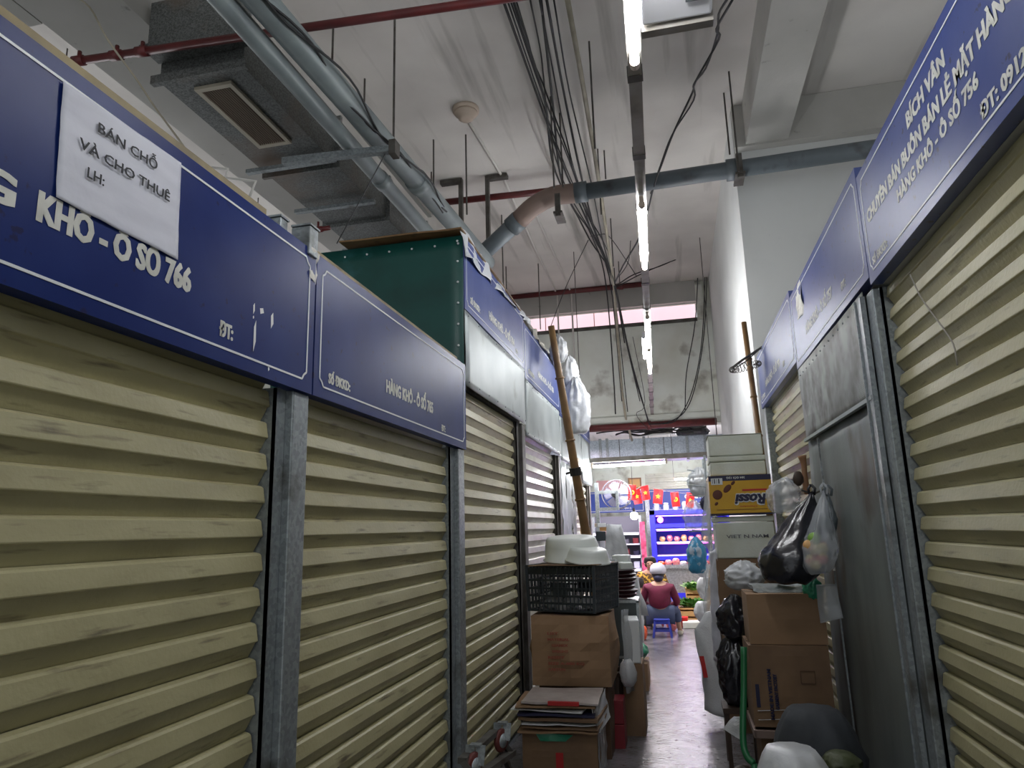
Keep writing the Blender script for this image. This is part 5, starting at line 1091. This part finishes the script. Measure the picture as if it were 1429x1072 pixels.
for k in range(5):
    a0 = 2 * PI * k / 5; q = []
    for j in range(7):
        for s_ in (0, 1):
            a = a0 + j / 6 * 1.05; r = .05 if s_ == 0 else .21 * (1 - .12 * abs(j / 3 - 1)); q.append(c + Vector((r * math.cos(a), .03 + .03 * (j / 6), r * math.sin(a))))
    mb = MB().add(q + [p + Vector((0, .004, 0)) for p in q], [(2 * j, 2 * j + 1, 2 * j + 3, 2 * j + 2) for j in range(6)] + [(14 + 2 * j, 14 + 2 * j + 2, 14 + 2 * j + 3, 14 + 2 * j + 1) for j in range(6)]); obj('blade', mb, 'fan_blade', fn_, smooth=True)
obj('motor', MB().lathe(c + Vector((0, -.19, .01)), [(.03, 0), (.06, .01), (.075, .05), (.075, .12), (.06, .16), (.05, .2)], 20, ax=(0, 1, 0)), 'fan_grey', fn_, smooth=True)
b1 = PY(858, 712, 11.3)
obj('bracket_arm', MB().bar((-1.22, 11.3, c.z + .03), (c.x, 11.3, c.z + .03), .05, .05).bar((-1.22, 11.3, b1.z + .02), (b1.x + .03, 11.3, b1.z + .02), .05, .05), 'galv', fn_)
obj('bracket_plate', MB().bar((c.x + .03, 11.28, c.z + .05), (c.x + .03, 11.28, b1.z), .09, .04).bar((-1.22, 11.3, 1.5), (-1.22, 11.3, 2.35), .06, .06), 'galv', fn_)
# counter with goods behind the people
ctb = thing('steel_counter', 'steel counter with raw meat before the far fridge', 'counter', (.1, 15.3, 0))
obj('top', MB().box((-.55, 15.0, .78), (1.1, 15.7, .82)).box((-.55, 14.98, .80), (1.1, 15.0, .86)), 'galv_bright', ctb); obj('front_panel', MB().box((-.5, 15.1, .3), (1.05, 15.12, .78)), 'galv_bright', ctb)
multi('leg', [MB().box((x, y, 0), (x + .04, y + .04, .78)) for x in (-.5, 1.0) for y in (15.05, 15.6)], 'galv_bright', ctb)
for k in range(9):
    o = sackpile('meat_piece', ('first', 'second', 'third', 'fourth', 'fifth', 'sixth', 'seventh', 'eighth', 'ninth')[k] + ' item from the left on the steel counter', (-.38 + .15 * k, 15.2, .822), .08, .1, .10 + .03 * (k % 3), ('orange', 'pinkmeat', 'pinkmeat', 'sack', 'pinkmeat', 'sack', 'flag_red', 'sack', 'chicken')[k], k + 3, 'meat'); o['group'] = 'goods on the steel counter'
# vegetable crates on the right
def veg(label, c, r, h, n, m_, seed):
    rnd = random.Random(seed); mb = MB(); c = Vector(c)
    for k in range(n):
        a = rnd.uniform(0, 2 * PI); q = math.sqrt(rnd.random()) * r; el = rnd.uniform(.4, 1.3); p = c + Vector((math.cos(a) * q, math.sin(a) * q * .8, 0)); L_ = rnd.uniform(.6, 1) * h; d = Vector((math.cos(a) * math.cos(el), math.sin(a) * math.cos(el), math.sin(el))); s_ = d.cross(Vector((0, 0, 1))).normalized() * L_ * .28; m__ = p + d * L_ * .6; e = p + d * L_ + Vector((0, 0, -.12 * L_)); up = Vector((0, 0, .01))
        mb.add([p, m__ + s_, e, m__ - s_, m__ + up * 2], [(0, 1, 4), (1, 2, 4), (2, 3, 4), (3, 0, 4)])
    o = obj('leafy_vegetables', mb, m_); return tag(o, label, 'vegetables', kind='stuff')
for k, (x, y, z, lb, m_) in enumerate(((.16, 12.9, .0, 'lower wooden crate of leafy greens behind the blue stool', 'leaf'), (.30, 13.3, .0, 'taller crate of light greens at the right behind the aisle', 'leaf_light'))):
    t = thing('vegetable_crate', lb, 'crate', (x, y, 0)); hh = (.30, .55)[k]
    for zz_ in range(int(hh / .11)): obj('slat', MB().box((x - .22, y - .2, .02 + zz_ * .11), (x + .22, y - .18, .10 + zz_ * .11)), 'chicken', t); obj('slat', MB().box((x - .22, y + .18, .02 + zz_ * .11), (x + .22, y + .2, .10 + zz_ * .11)), 'chicken', t)
    obj('side_board', MB().box((x - .24, y - .2, 0), (x - .22, y + .2, hh)).box((x + .22, y - .2, 0), (x + .24, y + .2, hh)), 'chicken', t); obj('floor_board', MB().box((x - .22, y - .18, hh - .06), (x + .22, y + .18, hh - .04)), 'chicken', t)
    veg(('dense dark green leaves', 'light green leaves')[k] + ' filling the ' + ('lower', 'taller') [k] + ' crate', (x, y, hh - .035), .2, .20, 140, m_, k)
    if k: veg('mixed green leaves heaped left of the light ones', (x - .05, y - .2, hh - .0), .12, .18, 80, 'leaf', 9)
sackpile('green_sack', 'bright green bag on the crate of light greens', (.20, 13.1, .52), .10, .1, .14, 'leaf_light', 3, 'bag')
tb_ = obj('red_bucket', MB().lathe((-.02, 12.4, 0), [(.07, 0), (.085, .16), (.09, .16), (.09, .15), (.07, .148)], 16), 'flag_red', smooth=True); tag(tb_, 'small red pot on the floor beyond the seated person', 'pot')
o = obj('foam_slab', MB().obox((.22, 12.35, .05), (.5, .3, .10), .05), 'styro', bevel=.01); tag(o, 'pale slab on the floor before the vegetable crates', 'slab')
# right side bundles
for k, (x, y, z, rx, h, m_, lb) in enumerate(((.30, 10.2, 0, .14, .34, 'sack', 'lowest pale bundle on the right beyond the woven sack'), (.26, 10.2, .345, .12, .28, 'white_bag', 'second pale bundle on the right'), (.33, 10.4, .63, .13, .30, 'sack', 'third pale bundle on the right'), (.30, 10.3, .935, .10, .22, 'white_bag', 'upper pale bundle on the right under the cyan bag'), (.38, 9.4, 0, .13, .62, 'sack', 'tall pale sack just behind the tall white woven sack'))):
    sackpile('goods_sack', lb, (x, y, z), rx, rx, h, m_, k + 20)
o = obj('broom_stick', MB().tube([(.20, 9.0, .01), (.36, 9.2, 1.1)], .014, 8), 'chicken'); tag(o, 'yellow stick leaning among the pale bundles', 'stick')
rack = thing('display_stand', 'thin steel stand carrying the hanging bags on the right', 'stand', (.35, 8.8, 0))
multi('upright', [MB().tube([(x, y, 0), (x, y, 2.45)], .013, 8) for x in (.37, .44) for y in (8.5, 9.0)], 'galv_bright', rack)
multi('arm', [MB().tube([(.40, y, z), (.16, y - .05, z + .04)], .008, 8) for y, z in ((8.6, 2.25), (8.5, 1.95), (8.45, 1.55), (8.32, 2.06))], 'galv_bright', rack)
bag('plastic_bag', 'white plastic bag hanging highest at the right before the flags', PY(978, 690, 8.6) - Vector((0, 0, .02)), .13, .12, .34, 'white_bag', seed=21, ears=False)
bag('plastic_bag', 'clear bag hanging below the white one on the right', PY(970, 742, 8.5), .12, .1, .36, 'clear_bag', seed=22, ears=False)
bag('plastic_bag', 'dark blue bag between the two hanging white bags', PY(986, 712, 8.3), .06, .06, .16, 'navy', seed=23, ears=False)
bag('plastic_bag', 'cyan and white bag hanging above the pale bundles', PY(974, 800, 8.8), .11, .10, .42, 'cyan_bag', seed=24, ears=False)
# ================================================================ PEOPLE
def skin(name, J, E_, m, parent, k=1.0, lev=1, root=0):
    me = bpy.data.meshes.new(name); keys = list(J); me.from_pydata([J[q][0] for q in keys], [(keys.index(a), keys.index(b_)) for a, b_ in E_], [])
    o = bpy.data.objects.new(name, me); COL.objects.link(o); md = o.modifiers.new('s', 'SKIN'); sv = me.skin_vertices[0].data
    for i, q in enumerate(keys): r = J[q][1]; r = r if isinstance(r, tuple) else (r, r); sv[i].radius = (r[0] * k, r[1] * k); sv[i].use_root = (i == root)
    ss = o.modifiers.new('u', 'SUBSURF'); ss.levels = lev + 1; ss.render_levels = lev + 1
    me2 = bpy.data.meshes.new_from_object(o.evaluated_get(bpy.context.evaluated_depsgraph_get())); bpy.data.objects.remove(o); me2.name = name
    for p in me2.polygons: p.use_smooth = True
    me2.materials.clear(); me2.materials.append(MATS[m]); o = bpy.data.objects.new(name, me2); put(o, parent, (0, 0, 0)); return o
def hand(J, E_, key, wrist, d, side, s=1.0, curl=Vector((0, 0, -1))):
    """palm with four unequal fingers and a thumb leaving its side"""
    d = Vector(d).normalized(); w_ = Vector(wrist); si = Vector(side).normalized(); J[key + 'p'] = (w_ + d * .05 * s, (.022, .034)); E_.append((key, key + 'p'))
    for n_, (o_, L_) in enumerate(((-.03, .062), (-.01, .072), (.01, .068), (.03, .054))):
        a = w_ + d * .085 * s + si * o_ * s; J[key + 'a%d' % n_] = (a, .010); b_ = a + d * L_ * .5 * s + curl * .012; J[key + 'b%d' % n_] = (b_, .009); c = b_ + d * L_ * .35 * s + curl * .026; J[key + 'c%d' % n_] = (c, .008)
        E_ += [(key + 'p', key + 'a%d' % n_), (key + 'a%d' % n_, key + 'b%d' % n_), (key + 'b%d' % n_, key + 'c%d' % n_)]
    a = w_ + d * .03 * s - si * .035 * s; J[key + 't'] = (a, .011); J[key + 'u'] = (a + d * .035 * s - si * .025 * s + curl * .01, .010); E_ += [(key + 'p', key + 't'), (key + 't', key + 'u')]
def person(label, X, Y, face, seat=.36, height=1.06, lean=.06, cloth='maroon', pants='denim', hairm='hair', knees=None, helmet=False, headturn=0, s=1.0, name_cloth='jacket', shoes=True):
    """seated figure; face = +1 looks away along +Y, -1 looks towards the camera"""
    V_ = lambda x, y, z: Vector((X + x * s, Y + y * face * s, z)); t = thing('person', label, 'person', (X, Y, 0)); z0 = seat + .08; k = s
    nz = height - .27 * s; ch = nz - .12 * s
    J = {'pelvis': (V_(0, 0, z0), (.15, .12)), 'chest': (V_(0, lean * .5, (z0 + nz) / 2 + .06 * s), (.16, .115)), 'top': (V_(0, lean, nz - .035), (.10, .08)), 'neck': (V_(0, lean + .02, nz + .02), .05), 'skull': (V_(0, lean + .05, nz + .10), (.072, .085)), 'crown': (V_(0, lean + .05, nz + .185), (.068, .08))}
    E_ = [('pelvis', 'chest'), ('chest', 'top'), ('top', 'neck'), ('neck', 'skull'), ('skull', 'crown')]
    kn = knees or {-1: (-.27, .34, seat + .12), 1: (.25, .32, seat + .13)}
    for sd, nm in ((-1, 'L'), (1, 'R')):
        J['sh' + nm] = (V_(sd * .18, lean * .7, nz - .075), .062); J['el' + nm] = (V_(sd * .27, .10, nz - .30), .045); J['wr' + nm] = (V_(sd * .14, .30, nz - .38), .028)
        E_ += [('top', 'sh' + nm), ('sh' + nm, 'el' + nm), ('el' + nm, 'wr' + nm)]
        hand(J, E_, 'wr' + nm, J['wr' + nm][0], (-sd * .4, face * .9, -.1), (0, 0, 1), s)
        x, y, z = kn[sd]; J['hp' + nm] = (V_(sd * .09, .04, z0 - .03), .10); J['kn' + nm] = (V_(x, y, z), .062); fx = x + sd * .03
        J['an' + nm] = (V_(fx, y + .02, .085), .036); J['to' + nm] = (V_(fx + sd * .02, y + .17, .035), .032)
        E_ += [('pelvis', 'hp' + nm), ('hp' + nm, 'kn' + nm), ('kn' + nm, 'an' + nm), ('an' + nm, 'to' + nm)]
    for q in J:
        r = J[q][1]; J[q] = (J[q][0], (r[0] * k, r[1] * k) if isinstance(r, tuple) else r * k)
    skin('body', J, E_, 'skin', t)
    up = ['pelvis', 'chest', 'top', 'shL', 'elL', 'shR', 'elR']
    JC = {q: (J[q][0], tuple(v * 1.13 + .008 for v in (J[q][1] if isinstance(J[q][1], tuple) else (J[q][1],) * 2))) for q in up}
    for nm in 'LR': JC['cf' + nm] = (J['el' + nm][0].lerp(J['wr' + nm][0], .88), (.042 * s, .042 * s))
    JC['coll'] = (J['neck'][0] + Vector((0, 0, -.01)), (.062 * s, .062 * s))
    EC = [('pelvis', 'chest'), ('chest', 'top'), ('top', 'coll'), ('top', 'shL'), ('shL', 'elL'), ('elL', 'cfL'), ('top', 'shR'), ('shR', 'elR'), ('elR', 'cfR')]
    skin(name_cloth, JC, EC, cloth, t)
    JP = {'pelvis': (J['pelvis'][0] - Vector((0, 0, .03)), (.175 * s, .14 * s))}; EP = []
    for nm in 'LR':
        JP['hp' + nm] = (J['hp' + nm][0], (.115 * s,) * 2); JP['kn' + nm] = (J['kn' + nm][0], (.080 * s,) * 2); JP['cf' + nm] = (J['kn' + nm][0].lerp(J['an' + nm][0], .72), (.062 * s,) * 2); EP += [('pelvis', 'hp' + nm), ('hp' + nm, 'kn' + nm), ('kn' + nm, 'cf' + nm)]
    skin('trousers', JP, EP, pants, t)
    if shoes:
        for nm in 'LR':
            a = J['an' + nm][0]; b_ = J['to' + nm][0]; d = (b_ - a); d.z = 0; d.normalize(); a2 = Vector((a.x, a.y, .035)) - d * .05
            obj('shoe', MB().tube([a2, a2 + d * .04, a2 + d * .13, a2 + d * .22, a2 + d * .25], [.028 * s, .040 * s, .040 * s, .034 * s, .018 * s], 12), 'shoe', t, smooth=True)
    hd = V_(0, lean + .05, nz + .135); f = Vector((0, face, 0)); r = .09 * s
    hair = MB().lathe(hd + Vector((0, -f.y * .018, -.05 * s)), [(.078 * s, -.02), (.100 * s, .03 * s), (.108 * s, .08 * s), (.095 * s, .13 * s), (.055 * s, .155 * s), (.01, .16 * s)], 24, sy=1.08, fn=lambda a, q: 1 - .5 * max(0, math.cos(a - face * PI / 2)) * (1 if q < .55 else .25))
    hb_ = obj('hair', hair, hairm, t, smooth=True)
    if helmet: obj('hair_bun', MB().ball(hd - f * .075 - Vector((0, 0, .065)), .075, 10, .85), 'navy', t, smooth=True)
    # face
    fc = hd + f * (.088 * s)
    for sd in (-1, 1):
        obj('eye', MB().ball(fc + Vector((sd * .032 * s, 0, .0)), .011 * s, 6), 'ink', t, smooth=True)
        obj('ear', MB().lathe(hd + Vector((sd * .078 * s, 0, -.02 * s)), [(.012, 0), (.022 * s, .006), (.02 * s, .014), (.008, .018)], 10, ax=(sd, 0, 0), sx=.7), 'skin', t, smooth=True)
    obj('nose', MB().add([fc + Vector((0, 0, .005)), fc + Vector((-.016, 0, -.035 * s)), fc + Vector((.016, 0, -.035 * s)), fc + f * .022 + Vector((0, 0, -.032 * s))], [(0, 1, 3), (0, 3, 2), (1, 2, 3), (0, 2, 1)]), 'skin', t, smooth=True)
    obj('mouth', MB().ball(fc + Vector((0, -f.y * .006, -.058 * s)), .016 * s, 8, .35), 'pinkmeat', t, smooth=True)
    if helmet:
        obj('helmet', MB().lathe(hd + Vector((0, 0, .01)), [(.120 * s, -.01), (.128 * s, .02 * s), (.122 * s, .07 * s), (.098 * s, .115 * s), (.055 * s, .142 * s), (.01, .15 * s)], 24, sy=1.12), 'helmet', t, smooth=True)
        obj('helmet_strap', MB().tube([hd + Vector((-.10 * s, 0, 0)), hd + Vector((-.07 * s, face * .04, -.08 * s)), hd + Vector((0, face * .06, -.115 * s)), hd + Vector((.07 * s, face * .04, -.08 * s)), hd + Vector((.10 * s, 0, 0))], .006, 6), 'cable', t)
    return t
person('person from behind in a maroon jacket and pale grey helmet on a blue stool', -.345, 11.35, 1, seat=.27, height=1.055, cloth='maroon', pants='denim', helmet=True,
       knees={-1: (-.31, .26, .42), 1: (.24, .12, .40)})
person('woman facing the camera in a yellow flowered blouse behind the helmeted person', -.50, 12.65, -1, seat=.34, height=1.16, cloth='floral', pants='cloth_dark', name_cloth='blouse')
person('person crouching at the left in a pale patterned top, dark hair', -.70, 12.1, 1, seat=.12, height=.82, cloth='patterned', pants='cloth_dark', s=.9, name_cloth='top', knees={-1: (-.20, .26, .36), 1: (.16, .28, .36)}, lean=.12)
def stool(label, x, y, h, w_, m='stool'):
    t = thing('plastic_stool', label, 'stool', (x, y, 0)); a = w_ / 2
    obj('seat', MB().box((x - a, y - a, h - .03), (x + a, y + a, h)), m, t, bevel=.015)
    for sx in (-1, 1):
        for sy in (-1, 1): obj('leg', MB().bar((x + sx * a * .85, y + sy * a * .85, h - .031), (x + sx * a * 1.12, y + sy * a * 1.12, 0), .045, .03), m, t)
    for sy in (-1, 1): obj('cross_bar', MB().bar((x - a * .98, y + sy * a, .10), (x + a * .98, y + sy * a, .10), .02, .028).bar((x - a * .9, y + sy * a * .9, h - .055), (x + a * .9, y + sy * a * .9, h - .055), .015, .04), m, t)
    return t
stool('low blue plastic stool under the person in maroon', -.33, 11.33, .27, .24)
stool('hidden stool under the woman in the flowered blouse', -.50, 12.68, .34, .26, 'darkred')
sackpile('orange_bag', 'bright orange bag on the floor left of the blue stool', (-.62, 11.0, 0), .085, .08, .20, 'orange', 3, 'bag')
sackpile('pink_bag', 'pinkish bag on the floor left of the orange one', (-.72, 10.8, 0), .07, .07, .15, 'pinkmeat', 4, 'bag')
sackpile('black_bag', 'black bag behind the orange bag by the stool', (-.68, 11.5, 0), .10, .10, .28, 'black_bag', 6, 'bag')
sackpile('pink_bag', 'pale pink bag seen under the blue stool', (-.20, 11.95, 0), .10, .10, .22, 'pinkmeat', 7, 'bag')
sackpile('patterned_sack', 'speckled white sack left of the crouching person', (-.86, 11.0, 0), .10, .13, .62, 'patterned', 8, 'sack')
# side stalls beyond the wall, seen at grazing angle
struct('wall_side', MB().box((-4.5, 13.8, 0), (-2.9, 21.9, 3.94)), 'wall_grey', 'stall side wall far left', 'wall')
struct('wall_side_right', MB().box((1.7, 13.8, 0), (3.0, 21.9, 3.94)), 'wall_grey', 'stall side wall far right', 'wall')

cpath(smooth_path([PX(1270, 383, .975), PX(1285, 415, .97), PX(1310, 450, .97), PX(1330, 480, .97), PX(1336, 510, .97)], 4), .003, 'rope', 'string', 'thin frayed string stuck on the near right shutter', 'string', 5)
o = obj('white_tag', MB().box((XR - .03, 4.60, 1.36), (XR - .022, 4.625, 1.50)), 'sign_white'); tag(o, 'narrow white strip stuck on the grey metal sheet', 'tag')
o = obj('glove', MB().lathe(PX(716, 1050, -1.2), [(.01, 0), (.03, .01), (.02, .03)], 10), 'steel', smooth=True); bpy.data.objects.remove(o)
